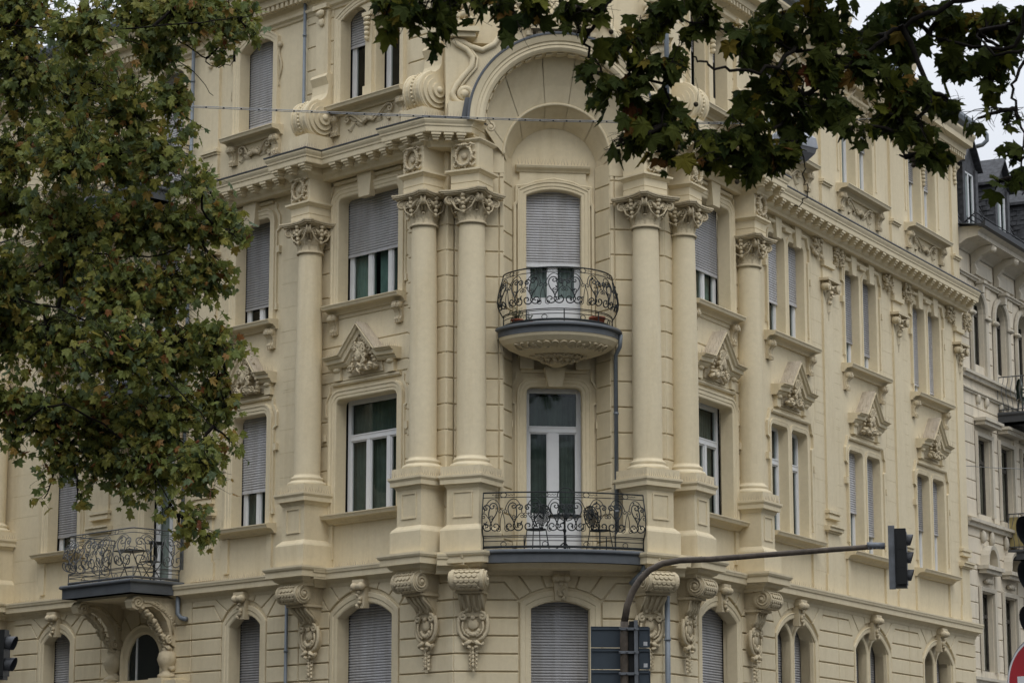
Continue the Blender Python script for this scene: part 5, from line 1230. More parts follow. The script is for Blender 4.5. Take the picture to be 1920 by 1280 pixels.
for a, b_ in zip(p[:-1], p[1:]): mb.add([(a.x, a.y, GZ), (b_.x, b_.y, GZ), (b_.x, b_.y, 16.2), (a.x, a.y, 16.2)], [[0, 1, 2, 3]])
mb.build('wall', PALE, nb)
mb = MB()
def band(z, e, h): sweep(mb, [XY(FR, S0+.01, .2), XY(FR, S1, .2)], [(0, z-h), (e*.5, z-h), (e*.6, z-h*.5), (e, z-h*.4), (e, z), (0, z+.03)], 1)
band(12.42, .16, .18); band(11.95, .10, .10); band(8.40, .18, .2); band(4.2, .16, .18); band(15.15, .10, .10)
sweep(mb, [XY(FR, S0+.01, .2), XY(FR, S1, .2)], [(0, 15.75), (.05, 15.8), (.3, 15.95), (.62, 16.0), (.62, 16.12), (.75, 16.2), (.75, 16.26), (0, 16.3)], 1)
mb.build('cornice', PALEC, nb)
for a, b_ in nW:
    m_ = (a+b_)/2
    mb = MB(); A = arch_pts(m_, (b_-a)/2+.02, 14.25, .52, 12)
    fsweep(mb, FR, [(a-.02, 12.45)]+A+[(b_+.02, 12.45)], [(.0, .15), (.0, .25), (.05, .28), (.14, .28), (.16, .2)]); box(mb, FR, m_-.09, m_+.09, .2, .40, 14.75, 15.0); box(mb, FR, m_-.14, m_+.14, .2, .46, 15.0, 15.08)
    for sg, x in ((-1, a-.14), (1, b_+.14)): blob(mb, FR, x, .28, 14.1, .16, .1, .07, 0, .4)
    fsweep(mb, FR, [(a+.05, 8.6), (a+.05, 10.74), (b_+.18, 10.74), (b_+.18, 8.6)], [(.0, .15), (.0, .25), (.10, .27), (.13, .2)]); box(mb, FR, a-.08, b_+.3, .2, .5, 11.02, 11.12); box(mb, FR, a-.14, b_+.36, .2, .56, 11.12, 11.2)
    fsweep(mb, FR, [(a-.03, 4.4), (a-.03, 6.53), (b_+.01, 6.53), (b_+.01, 4.4)], [(.0, .15), (.0, .25), (.10, .27), (.13, .2)]); box(mb, FR, a-.12, b_+.12, .2, .42, 7.0, 7.1); box(mb, FR, a-.18, b_+.18, .2, .5, 7.1, 7.2)
    fsweep(mb, FR, [(m_-.42, 7.2)]+arch_pts(m_, .38, 7.35, .36, 10)+[(m_+.42, 7.2)], [(-.04, .2), (-.04, .42), (.06, .44), (.08, .2)]); 
    for sg in (-1, 1): blob(mb, FR, m_+sg*.35, .26, 8.0, .08, .08, .2, 0, .4); blob(mb, FR, m_+sg*.35, .24, 11.75, .08, .08, .16, 0, .4)
    for q in range(5): blob(mb, FR, m_-.2+.1*q, .26, 6.8+.03*(q % 2), .07, .07, .06, q, .5)
    o = mb.build('window_surround', PALEC, nb)
    for (x0, x1, z0, z1, t) in ((a, b_, 12.74, 14.8, 14.2), (a+.08, b_+.15, 8.62, 10.72, 10.1), (a, b_-.02, 4.40, 6.50, 5.9)):
        wm = MB(); f2 = sub(FR, 0, .07)
        for q in ((x0-.02, x0+.07, z0, z1), (x1-.07, x1+.02, z0, z1), (x0+.07, x1-.07, t-.05, t+.05), ((x0+x1)/2-.04, (x0+x1)/2+.04, z0, t-.05), (x0+.07, x1-.07, z0, z0+.08), (x0+.07, x1-.07, z1-.08, z1)): box(wm, f2, q[0], q[1], -.1, -.04, q[2], q[3])
        wo = wm.build('window', BARK, nb); g = MB(); g.add([W(f2, x0, -.07, z0), W(f2, x1, -.07, z0), W(f2, x1, -.07, z1), W(f2, x0, -.07, z1)], [[0, 1, 2, 3]]); g.build('pane', GLASS, wo)
        r_ = MB(); box(r_, f2, x0-.1, x1+.1, -.7, -.65, z0-.1, z1+.1); box(r_, f2, x0-.1, x1+.1, -.65, -.12, z0-.14, z0-.1); r_.build('room_behind', DARK, wo)
        curtain_mb(f2, x0+.05, x1-.35, z0+.05, z1, -.2).build('curtain', VOILE if z0 > 5 else CURT, wo)
mb = MB()
for i in range(7):
    s = 22.6+1.93*i+.6; k = [(.2, 15.15), (.34, 15.2), (.36, 15.35), (.3, 15.5), (.5, 15.7), (.75, 15.8), (.85, 15.95), (.2, 15.98)]
    vs = [W(FR, s-.09, d, z_) for d, z_ in k]+[W(FR, s+.09, d, z_) for d, z_ in k]; n_ = len(k); mb.add(vs, [[j, (j+1) % n_, n_+(j+1) % n_, n_+j] for j in range(n_)]+[list(range(n_)), [n_+j for j in range(n_)]]); blob(mb, FR, s, .8, 15.85, .11, .12, .1, 0, .4)
    block(mb, FR, [(s+.25, 15.25), (s+1.65, 15.25), (s+1.65, 15.65), (s+.25, 15.65)], .18, .23)
mb.build('eaves_bracket', PALEC, nb)
# slate mansard with small real courses, dormers
def slate_face(mb, A, B, C, D, rows, cols, rnd, outd=None):
    """A,B bottom left/right, D,C top left/right: overlapping slates"""
    A, B, C, D = map(Vector, (A, B, C, D)); nn = (B-A).cross(D-A).normalized()
    if nn.y > 0 and nn.x < 0: nn = -nn
    if nn.dot(Vector((FR[2].x, FR[2].y, .3))) < 0 and abs(nn.dot(Vector((FR[1].x, FR[1].y, 0)))) < .7: nn = -nn
    if outd is not None and nn.dot(outd) < 0: nn = -nn
    for r_ in range(rows):
        t0, t1 = r_/rows, min(1, (r_+1.25)/rows)
        for c in range(cols+1):
            u0 = (c-(.5 if r_ % 2 else 0))/cols; u1 = u0+1/cols; u0, u1 = max(0, u0), min(1, u1)
            if u1-u0 < .02: continue
            P = lambda u, t: (A*(1-u)+B*u)*(1-t)+(D*(1-u)+C*u)*t
            e = nn*.032*rnd.uniform(.5, 1.4); g = .007
            mb.add([tuple(P(u0+g, t0)+e), tuple(P(u1-g, t0+rnd.uniform(-.004, .004))+e), tuple(P(u1-g, t1)), tuple(P(u0+g, t1)), tuple(P(u0+g, t0)), tuple(P(u1-g, t0))], [[0, 1, 2, 3], [0, 1, 5, 4]])
rnd = random.Random(4); mb = MB()
slate_face(mb, W(FR, S0+.02, .25, 16.32), W(FR, S1, .25, 16.32), W(FR, S1, -.75, 19.2), W(FR, S0+.02, -.75, 19.2), 16, 44, rnd)
mb.add([W(FR, S0, .22, 16.25), W(FR, S1, .22, 16.25), W(FR, S1, -.78, 19.2), W(FR, S0, -.78, 19.2), W(FR, S0, -9, 20), W(FR, S1, -9, 20)], [[0, 1, 2, 3], [3, 2, 5, 4]])
mb.add([W(FR, S0, .22, 16.25), W(FR, S0, -.78, 19.2), W(FR, S0, -9, 20), W(FR, S0, -9, 16.2)], [[0, 1, 2, 3]])
ro = mb.build('roof', SLATE, nb)
for i in range(4):
    s = 23.2+2.75*i; mb = MB(); z0, z1, zt = 16.5, 18.35, 19.05; hw = .62
    for sg in (-1, 1): slate_face(mb, W(FR, s+sg*hw, .20, z0), W(FR, s+sg*hw, -1.2, z0), W(FR, s+sg*hw, -1.2, z1), W(FR, s+sg*hw, .20, z1), 13, 6, rnd, Vector((FR[1].x, FR[1].y, 0))*sg); mb.add([W(FR, s+sg*(hw-.01), .19, z0), W(FR, s+sg*(hw-.01), -1.2, z0), W(FR, s+sg*(hw-.01), -1.2, z1), W(FR, s+sg*(hw-.01), .19, z1)], [[0, 1, 2, 3]])
    prism(mb, FR, [(s-hw, z1-.25), (s+hw, z1-.25), (s+hw, z1), (s, zt), (s-hw, z1)], -.6, .18)
    for sg in (-1, 1):
        vs = [W(FR, s, .36, zt+.08), W(FR, s+sg*(hw+.14), .36, z1-.05), W(FR, s+sg*(hw+.14), -1.4, z1-.05), W(FR, s, -1.4, zt+.08)]; vs2 = [(a, b_, c-.08) for a, b_, c in vs]
        mb.add(vs+vs2, [[0, 1, 2, 3], [4, 5, 6, 7], [0, 1, 5, 4], [1, 2, 6, 5]])
        box(mb, FR, s+sg*.54-.1, s+sg*.54+.1, .0, .24, z0-.1, z1-.1)
    do = mb.build('dormer', SLATE, ro)
    mb = MB()
    for q in ((s-.44, s-.36, z0, z1-.25), (s+.36, s+.44, z0, z1-.25), (s-.03, s+.03, z0, z1-.25), (s-.44, s+.44, z0-.03, z0+.06), (s-.44, s+.44, z1-.3, z1-.22)): box(mb, FR, q[0], q[1], .12, .17, q[2], q[3])
    mb.build('dormer_window', WHITE, do); g = MB(); g.add([W(FR, s-.4, .14, z0), W(FR, s+.4, .14, z0), W(FR, s+.4, .14, z1-.25), W(FR, s-.4, .14, z1-.25)], [[0, 1, 2, 3]]); g.build('pane', GLASS, do)
    g = MB(); g.add([W(FR, s-.4, .06, z0), W(FR, s+.4, .06, z0), W(FR, s+.4, .06, z1-.25), W(FR, s-.4, .06, z1-.25)], [[0, 1, 2, 3]]); g.build('blind', VOILE, do)
mb = MB(); sweep(mb, [XY(FR, S0-.15, .95), XY(FR, S1, .95)], [(-.10, 16.24), (0, 16.2), (.12, 16.22), (.14, 16.36), (.10, 16.36), (.02, 16.28), (-.7, 16.36)], 1)
for i in range(8): s = 22.4+i*1.6; tube(mb, [W(FR, s, .3, 16.5), W(FR, s, .62, 16.75)], .02, 5)
for d, z_ in ((.62, 16.75), (.52, 16.68), (.42, 16.60)): tube(mb, [W(FR, 22.3, d, z_), W(FR, S1, d, z_)], .018, 5)
mb.build('gutter', plain('dark gutter', (.03, .033, .037), .5, .2), nb)
# balconies next door
def plain_balcony(s0, s1, dep, z, panel):
    mb = slab(FR, [(s0, .2), (s0, .2+dep), (s1, .2+dep), (s1, .2)], z-.28, z, .2, .04); bo = mb.build('balcony', plain('dark slab', (.05, .052, .055), .7), nb)
    mb = MB(); Rr = Rail(FR, dens([(s0+.04, .22), (s0+.04, .16+dep), (s1-.04, .16+dep), (s1-.04, .22)]), z, .07, .1, .9)
    for h in (1.0, .08): Rr.line(mb, [(Rr.L*i/40, h) for i in range(41)], .018)
    n_ = int(Rr.L/.13)
    for i in range(n_+1): Rr.line(mb, [(Rr.L*i/n_+.03*math.sin(q), 1.0*q/8) for q in range(9)], .009, 4)
    if panel:
        mb2 = MB(); K_ = 40; vs = []
        for i in range(K_+1): vs += [Rr.at(Rr.L*i/K_, .1, -.06), Rr.at(Rr.L*i/K_, .92, -.06)]
        mb2.add(vs, [[2*i, 2*i+2, 2*i+3, 2*i+1] for i in range(K_)]); mb2.build('privacy_sheet', YELP, bo)
    mb.build('railing', GIRON, bo)
plain_balcony(25.0, 28.4, 1.15, 11.62, False); plain_balcony(25.5, 28.4, 1.15, 7.85, True)

# ================================================================ things standing on the balconies
def px2(px, py, Y):     # a point on the view ray of (px,py) at ground distance Y
    u = -(py-640)/4900; D = Y/(math.cos(TH)-u*math.sin(TH))
    return Vector(((px-960)/4900*D, Y, D*(math.sin(TH)+u*math.cos(TH))))
def mesh_chair(x, y, z, ang, label):
    t = thing('garden_chair', label, 'chair', (x, y, z), 'wire garden chairs on the lower corner balcony'); f = frame(x, y, ang)
    mb = MB(); pts = [(.19*math.cos(a*PI/12), .19*math.sin(a*PI/12)) for a in range(25)]
    tube(mb, [W(f, a, b_, z+.45) for a, b_ in pts], .012, 6)
    for i in range(-5, 6): h = math.sqrt(max(0, .185**2-(i*.034)**2)); tube(mb, [W(f, i*.034, -h, z+.45), W(f, i*.034, h, z+.45)], .004, 4); tube(mb, [W(f, -h, i*.034, z+.452), W(f, h, i*.034, z+.452)], .004, 4)
    mb.build('seat', IRON, t)
    mb = MB(); B_ = [(-.10, .50), (-.17, .62), (-.19, .76), (-.12, .88), (0, .92), (.12, .88), (.19, .76), (.17, .62), (.10, .50)]
    tube(mb, [W(f, a, -.20-(h-.45)*.2, z+h) for a, h in B_], .014, 6)
    for i in range(-6, 7):
        for j in range(2):
            q = [(i*.03+.004*0+(.25 if j else -.25)*(t_-.5)*1.2, .50+.42*t_) for t_ in [k/6 for k in range(7)]]
            q = [(a, h) for a, h in q if abs(a) < .185*math.sqrt(max(.05, 1-((h-.72)/.25)**2))]
            if len(q) > 1: tube(mb, [W(f, a, -.20-(h-.45)*.2, z+h) for a, h in q], .007, 4)
    for q in range(7): blob(mb, f, .05*math.sin(q*2), -.25, z+.66+.03*q, .04, .02, .02, q)
    mb.build('backrest', IRON, t)
    for sx in (-1, 1):
        for sy in (-1, 1): mb = MB(); tube(mb, [W(f, sx*.14, sy*.14, z+.45), W(f, sx*.19, sy*.20, z+.0)], .010, 6); mb.build('leg', IRON, t)
p = XY(FC, -.50, .22); mesh_chair(p.x, p.y, 5.61, PH+PI+.35, 'wire garden chair with oval woven back, left of the table on the lower balcony')
p = XY(FC, .78, .20); mesh_chair(p.x, p.y, 5.61, PH+PI-.9, 'wire garden chair with oval woven back right of the table on the lower balcony')
p = XY(FC, .06, .28); t = thing('bistro_table', 'round black iron table between the two wire chairs on the lower corner balcony', 'table', (p.x, p.y, 5.61))
mb = MB(); lathe(mb, p.x, p.y, [(0, 6.31), (.33, 6.31), (.34, 6.325), (.33, 6.34), (0, 6.34)], 24); mb.build('tabletop', IRON, t)
mb = MB(); lathe(mb, p.x, p.y, [(.02, 5.62), (.03, 5.75), (.02, 5.8), (.022, 6.0), (.04, 6.04), (.02, 6.08), (.02, 6.3), (.05, 6.31)], 12); mb.build('stem', IRON, t)
for k in range(3): mb = MB(); f = frame(p.x, p.y, k*2.09+.3); tube(mb, [W(f, 0, .02, 5.8), W(f, 0, .12, 5.72), W(f, 0, .25, 5.62)], .012, 6); mb.build('foot', IRON, t)
def pot(name, label, f, s, d, z, r, h, plant, grp=None):
    p = XY(f, s, d); t = thing(name, label, 'flower pot', (p.x, p.y, z), grp)
    mb = MB(); lathe(mb, p.x, p.y, [(0, z), (r*.68, z), (r*.92, z+h*.78), (r, z+h*.8), (r, z+h), (r*.88, z+h), (r*.85, z+h*.85), (0, z+h*.85)], 20); mb.build('pot', TERRA, t)
    if plant:
        mb = MB(); rnd = random.Random(9)
        for i in range(plant):
            a, L_ = rnd.uniform(0, 6.3), rnd.uniform(.08, .26); tip = Vector((p.x+math.cos(a)*L_*.7, p.y+math.sin(a)*L_*.7, z+h+rnd.uniform(.02, .25))); b0 = Vector((p.x, p.y, z+h*.85))
            tube(mb, [b0, (b0+tip)/2+Vector((0, 0, .04)), tip], .004, 3); v = Vector((rnd.uniform(-1, 1), rnd.uniform(-1, 1), rnd.uniform(-.3, .5))).normalized()*.05; u = v.cross(Vector((0, 0, 1)))
            mb.add([tuple(tip), tuple(tip+v*.6+u*.4), tuple(tip+v*1.2), tuple(tip+v*.6-u*.4)], [[0, 1, 2, 3]])
        mb.build('plant', STEM, t)
pot('flower_pot', 'terracotta pot with a low succulent at the left end of the upper balcony', FC, -.86, .05, 10.2, .13, .15, 40, 'terracotta pots on the upper balcony')
pot('flower_pot', 'smaller terracotta saucer pot beside the succulent, left end of the upper balcony', FC, -.62, .18, 10.2, .09, .08, 16, 'terracotta pots on the upper balcony')
pot('flower_pot', 'large empty terracotta pot at the right end of the upper balcony', FC, .75, .22, 10.2, .17, .20, 0, 'terracotta pots on the upper balcony')
# left balcony: folding table and chair
def xleg(t, f, s, d, z, w_, h, name):
    for sx in (-1, 1):
        mb = MB(); tube(mb, [W(f, s+sx*w_, d-.17, z), W(f, s+sx*w_, d+.17, z+h)], .011, 5); tube(mb, [W(f, s+sx*w_, d+.17, z), W(f, s+sx*w_, d-.17, z+h)], .011, 5); mb.build(name, IRON, t)
    mb = MB(); tube(mb, [W(f, s-w_, d, z+h*.5), W(f, s+w_, d, z+h*.5)], .01, 5); mb.build('crossbar', IRON, t)
z = 5.63; p = XY(FL, 12.95, 1.05); t = thing('folding_table', 'dark slatted folding table on the left balcony', 'table', (p.x, p.y, z)); mb = MB()
for i in range(7): box(mb, FL, 12.62, 13.28, .78+.08*i, .84+.08*i, z+.70, z+.72)
mb.build('tabletop', IRON, t); xleg(t, FL, 12.95, 1.05, z, .25, .70, 'leg')
p = XY(FL, 12.4, .9); t = thing('folding_chair', 'folding garden chair beside the slatted table on the left balcony', 'chair', (p.x, p.y, z)); mb = MB()
for i in range(5): box(mb, FL, 12.22, 12.58, .74+.075*i, .79+.075*i, z+.43, z+.445)
mb.build('seat', IRON, t); mb = MB()
for i in range(3): box(mb, FL, 12.2, 12.22, .74+.15*i, .78+.15*i, z+.43, z+.86)
box(mb, FL, 12.19, 12.225, .72, 1.1, z+.80, z+.88); mb.build('backrest', IRON, t); xleg(t, FL, 12.4, .9, z, .17, .43, 'leg')
# red and white towel over the second-floor left railing
mb = MB(); vs = []
for i in range(9):
    for j, (d, h) in enumerate(((1.60, .5), (1.64, .9), (1.66, 1.19), (1.74, 1.19), (1.80, .95), (1.84, .55))): vs.append(W(FL, 12.3+.055*i, d+.02*math.sin(i*1.3+j), 10.05+h))
mb.add(vs, [[i*6+j, i*6+j+1, i*6+j+7, i*6+j+6] for i in range(8) for j in range(5)], True)
p = XY(FL, 12.5, 1.7); o = mb.build('towel', REDC); tag(o, 'red towel hung over the second-floor railing behind the leaves', 'towel')
# dark plastic chair on the neighbour's balcony
p = XY(FR, 25.7, .85); t = thing('plastic_chair', 'dark green plastic chair on the grey neighbour house balcony', 'chair', (p.x, p.y, 11.63)); f = frame(p.x, p.y, AR+.6); z = 11.63; gm = plain('dark green plastic', (.012, .03, .025), .4)
mb = MB(); box(mb, f, -.23, .23, -.2, .22, z+.42, z+.45); mb.build('seat', gm, t)
mb = MB(); A = arc(0, z+.70, .26, 0, PI, 12, .3); prism(mb, f, [(.22, z+.45)]+A+[(-.22, z+.45)], -.25, -.21); mb.build('backrest', gm, t)
for sx in (-1, 1):
    mb = MB(); tube(mb, [W(f, sx*.25, -.22, z+.66), W(f, sx*.27, .1, z+.66), W(f, sx*.25, .22, z+.62), W(f, sx*.24, .22, z+.45)], .022, 6); mb.build('armrest', gm, t)
    for sy in (-1, 1): mb = MB(); tube(mb, [W(f, sx*.2, sy*.19, z+.43), W(f, sx*.25, sy*.24, z)], .02, 6, .015); mb.build('leg', gm, t)

# ================================================================ street furniture
def dirf(P, ang): return frame(P.x, P.y, ang)
def signal(P, ang, n_, pitch, t, plate=None, wd=.26, dp=.15, hood=.16):
    """stack of n lamp housings; P is the top centre; ang is where the lamps face"""
    f = dirf(P, ang); top = P.z; bot = top-n_*pitch
    mb = MB(); box(mb, f, -wd*.36, wd*.36, -.5*dp, .5*dp, bot-.05, top+.05); box(mb, f, -wd/2, wd/2, -.3*dp, .5*dp+.01, bot+.0, top-.005)
    for i in range(1, n_): box(mb, f, -wd/2-.004, wd/2+.004, -.3*dp-.003, .5*dp+.004, top-i*pitch-.006, top-i*pitch+.006)
    mb.build('housing', BLACK, t)
    for i in range(n_):
        zc = top-(i+.5)*pitch; r = pitch*.36; vs = []; N = 14
        for k_, e in enumerate((.5*dp+.01, 1)):
            for q in range(N+1):
                a = -.25*PI+1.5*PI*q/N; e_ = e if k_ == 0 else .5*dp+hood*(.45+.55*max(0, math.sin(a)*.5+.5)); vs.append(W(f, r*math.cos(a), e_, zc+r*math.sin(a)))
        m_ = MB(); m_.add(vs, [[q, q+1, N+2+q, N+1+q] for q in range(N)], True); m_.add([W(f, x*.985 if False else x, .5*dp+.012, z_) for x, z_ in [(r*.95*math.cos(a), zc+r*.95*math.sin(a)) for a in [2*PI*q/16 for q in range(16)]]], [list(range(16))]); m_.build('lamp_hood', HOOD, t)
    if plate:
        m_ = MB(); box(m_, f, plate[0], plate[1], -.5*dp-.10, -.5*dp-.005, bot-.06, top+.10)
        for zz in (top-.06, bot+.06): m_.add([W(f, plate[0]-.001, -.5*dp-.06+.012*math.cos(q), zz+.012*math.sin(q)) for q in range(6)], [list(range(6))])
        m_.build('mounting_plate', GALV, t)
Ym = 40.0
B0 = px2(1172, 1290, Ym); t = thing('signal_mast', 'curved steel traffic signal mast arching to the right in front of the cream corner house', 'signal mast', (B0.x, Ym, GZ))
pts = [Vector((B0.x, Ym, GZ)), Vector((B0.x, Ym, 1.2))]+[px2(a, b_, Ym) for a, b_ in ((1171, 1280), (1170, 1200), (1171, 1165), (1176, 1135), (1186, 1108), (1200, 1086), (1218, 1068), (1242, 1056), (1275, 1050), (1330, 1048), (1420, 1041), (1560, 1030), (1655, 1023))]
mb = MB(); tube(mb, pts[:5], .062, 14); tube(mb, pts[4:], .056, 14, .040); mb.build('pole', RUST, t)
A_ = pts[-1]; mb = MB(); tube(mb, [A_-Vector((.24, 0, -.01)), A_+Vector((.03, 0, 0))], .052, 12)
for q in range(4): tube(mb, [A_+Vector((-.22+.06*q, -.05, -.05)), A_+Vector((-.22+.06*q, .05, .06))], .010, 5)
mb.build('arm_bracket', GALV, t)
TOPS = px2(1688, 997, Ym); t = thing('traffic_light', 'black three-lamp traffic light seen from the side at the end of the mast arm', 'traffic light', (TOPS.x, Ym, TOPS.z-.9), 'traffic lights')
signal(Vector((TOPS.x-.0, Ym, TOPS.z)), R(78), 3, .27, t, plate=(-.05, .05), wd=.24, dp=.17, hood=.11)
# sign panels seen from behind
t = thing('direction_sign', 'blue-grey backs of three stacked sign panels clamped to the mast', 'sign', (*(px2(1163, 1280, Ym+.16).xy), 1.9))
C0 = px2(1163, 1172, Ym+.17); f = frame(C0.x, C0.y, R(4)); w2 = .455; z = px2(1163, 1174, Ym+.17).z
for i in range(4):
    mb = MB(); a, b_ = z-.330*i, z-.330*(i+1)+.012; r_ = .03
    pl = [(-w2, b_), (w2-r_, b_)]+arc(w2-r_, b_+r_, r_, -PI/2, 0, 4)+arc(w2-r_, a-r_, r_, 0, PI/2, 4)+[(-w2, a)]
    prism(mb, f, pl, -.02, .0); fsweep(mb, f, pl+[pl[0]], [(0, 0), (0, .022), (.012, .022), (.012, 0)])
    box(mb, f, -w2+.02, w2-.02, .0, .03, a-.05, a-.02)
    mb.build('panel', SIGNB, t)
    mb = MB(); box(mb, f, w2-.10, w2-.04, .0, .003, b_+.03, b_+.09); mb.build('sticker', WPAINT, t) if i in (0, 1) else None
mb = MB(); q = px2(1192, 1162, Ym-.02); box(mb, frame(q.x, q.y, R(4)), -.028, .028, -.03, .03, GZ+1.5, q.z); mb.build('support_rail', GALV, t)
for py in (1178, 1222, 1262):
    q = px2(1178, py, Ym-.06); mb = MB(); box(mb, frame(q.x, q.y, R(4)), -.14, .16, -.04, .01, q.z-.02, q.z+.02); 
    for e in (-.13, -.02, .10): tube(mb, [q+Vector((e, -.07, 0)), q+Vector((e, .1, 0))], .012, 6)
    mb.build('clamp', GALV, t)
Hp = px2(1187, 1168, Ym+.09); t2 = thing('traffic_light', 'dark housing between the mast and the sign panels', 'traffic light', (Hp.x, Ym+.09, 1.9), 'traffic lights')  # dark boxes filling the strip between mast and sign panels
signal(Vector((Hp.x, Ym+.09, Hp.z-.02)), R(176), 4, .27, t2, wd=.17, dp=.12, hood=.10)
# near post on the right edge with a signal and a no-entry sign
Yn = 17.6; Pn = px2(1985, 1100, Yn); t = thing('signal_post', 'grey post at the right edge that carries the near signal', 'post', (Pn.x, Yn, GZ)); mb = MB(); tube(mb, [(Pn.x, Yn, GZ), (Pn.x, Yn, px2(1958, 940, Yn).z)], .05, 14); mb.build('pole', GALV, t)
Tn = px2(1962, 962, Yn); t = thing('traffic_light', 'large black traffic light cut off by the right edge of the view', 'traffic light', (Tn.x, Yn, Tn.z-.95), 'traffic lights')
signal(Vector((Tn.x, Yn-.1, Tn.z)), R(-62), 3, .30, t, wd=.24, dp=.17, hood=.15)
Sn = px2(1955, 1279, Yn-.15); f = frame(Sn.x, Sn.y, R(-54)); t = thing('no_entry_sign', 'round red no-entry sign with a white bar at the lower right corner', 'road sign', (Sn.x, Sn.y, Sn.z-.3))
for nm, r0, d0, d1, m_ in (('rim', .318, -.03, .0, GALV), ('border', .308, .001, .006, WPAINT), ('face', .29, .007, .011, REDP)):
    mb = MB(); prism(mb, f, [(r0*math.cos(q*PI/24), Sn.z+r0*math.sin(q*PI/24)) for q in range(48)], d0, d1); mb.build(nm, m_, t)
mb = MB(); prism(mb, f, [(-.21, Sn.z-.05), (.21, Sn.z-.05), (.21, Sn.z+.05), (-.21, Sn.z+.05)], .012, .015); mb.build('bar', WPAINT, t)
mb = MB(); q = f[0]-f[2]*.06; tube(mb, [(q.x, q.y, GZ), (q.x, q.y, Sn.z+.2)], .03, 10); mb.build('post', GALV, t)
# small signal bottom left
Yl = 36; Tl = px2(2, 1187, Yl); t = thing('traffic_light', 'small black two-lamp signal peeking in at the lower left corner', 'traffic light', (Tl.x, Yl, Tl.z-.6), 'traffic lights')
signal(Vector((Tl.x, Yl, Tl.z)), R(80), 2, .29, t, wd=.24, dp=.17, hood=.15)
mb = MB(); tube(mb, [(Tl.x-.22, Yl, GZ), (Tl.x-.22, Yl, Tl.z-.1)], .05, 12); tube(mb, [(Tl.x-.22, Yl, Tl.z-.15), (Tl.x, Yl, Tl.z-.15)], .02, 8); tube(mb, [(Tl.x-.22, Yl, Tl.z-.5), (Tl.x, Yl, Tl.z-.5)], .02, 8); mb.build('post', GALV, t)
# span wires and hanging lamp
Yw = 38; lp = px2(1476, 233, Yw)
def wire(name, label, pts, r, clips=0, mat_=STEEL):
    t = thing(name, label, 'cable', tuple(pts[0])); mb = MB(); tube(mb, pts, r, 5); 
    if clips: tube(mb, [Vector(p)+Vector((0, 0, .022)) for p in pts], r, 5)
    mb.build('strand', mat_, t)
    if clips:
        mb = MB()
        for i in range(clips):
            u = (i+.5)/clips*(len(pts)-1); k = int(u); p = Vector(pts[k])*(1-(u-k))+Vector(pts[min(k+1, len(pts)-1)])*(u-k); tube(mb, [p+Vector((-.012, 0, .011)), p+Vector((.012, 0, .011))], .014, 6)
        mb.build('clip', IRON, t)
wire('span_wire', 'twin steel span wire crossing the upper facade and holding the street lamp', [px2(-900, 168, Yw), px2(100, 192, Yw), px2(370, 202, Yw), px2(700, 216, Yw), px2(1000, 227, Yw), px2(1250, 232, Yw), lp], .0065, 60)
wire('span_wire', 'single thin span wire running from the street lamp to the right', [lp, px2(1560, 228, Yw), px2(1860, 206, Yw), px2(2600, 150, Yw)], .006)
wire('guy_wire', 'thin wire in front of the grey neighbour house windows', [px2(1812, 873, 44), px2(1870, 877, 43), px2(1925, 879, 42), px2(2300, 884, 38)], .006)
t = thing('street_lamp', 'grey street lantern hanging from the span wire in front of the right front', 'street lamp', (lp.x+.05, Yw, lp.z-.6)); f = frame(lp.x+.06, Yw, R(20)); z = lp.z
mb = MB()
def ringf(hx, hy, z_, n_=6): return [W(f, hx*math.cos(PI/n_*(2*i+1)), hy*math.sin(PI/n_*(2*i+1)), z_) for i in range(n_)]
R1 = [ringf(.06, .06, z-.05), ringf(.22, .15, z-.10), ringf(.40, .25, z-.22), ringf(.43, .27, z-.36), ringf(.43, .27, z-.38)]
for a, b_ in zip(R1[:-1], R1[1:]): mb.add(a+b_, [[i, (i+1) % 6, 6+(i+1) % 6, 6+i] for i in range(6)])
mb.build('housing', LAMPG, t)
mb = MB(); R2 = [ringf(.41, .255, z-.381), ringf(.38, .24, z-.46), ringf(.24, .15, z-.58)]
for a, b_ in zip(R2[:-1], R2[1:]): mb.add(a+b_, [[i, (i+1) % 6, 6+(i+1) % 6, 6+i] for i in range(6)])
mb.add(R2[-1], [list(range(6))]); mb.build('bowl', PLAST, t)
mb = MB(); tube(mb, [(lp.x, Yw, z+.02), (lp.x+.06, Yw, z-.06)], .018, 8); tube(mb, [(lp.x-.05, Yw, z+.01), (lp.x+.06, Yw, z+.01)], .03, 8); mb.build('hanger', GALV, t)
# ================================================================ plane trees
HALF = [(0, 1.0), (8, .80), (15, .80), (22, .60), (33, .52), (43, .68), (51, .92), (58, .70), (68, .70), (80, .54), (92, .52), (106, .76), (118, .55), (140, .42), (168, .30)]
OUT = [(r*math.sin(R(a)), r*math.cos(R(a))) for a, r in HALF]+[(-r*math.sin(R(a)), r*math.cos(R(a))) for a, r in HALF[:0:-1]]
def leaf(mb, P, tip, nrm, size, tone, rnd):
    t = tip.normalized(); n_ = (nrm-t*nrm.dot(t)); n_ = n_.normalized() if n_.length > 1e-3 else t.orthogonal().normalized(); s = t.cross(n_)
    cup = rnd.uniform(-.1, .45); dr = rnd.uniform(-.1, .5); wv = rnd.uniform(0, 6); sq_ = rnd.uniform(.75, 1.1)
    vs = [tuple(P)]
    for x, y in OUT:
        x *= sq_; h = -abs(x)*cup-y*abs(y)*dr+.06*math.sin(wv+x*9)
        q = P+s*(x*size)+t*(y*size)+n_*(h*size); vs.append((q.x, q.y, q.z))
    k = len(OUT); mb.add(vs, [[0, i+1, (i+1) % k+1] for i in range(k)], False, tone)
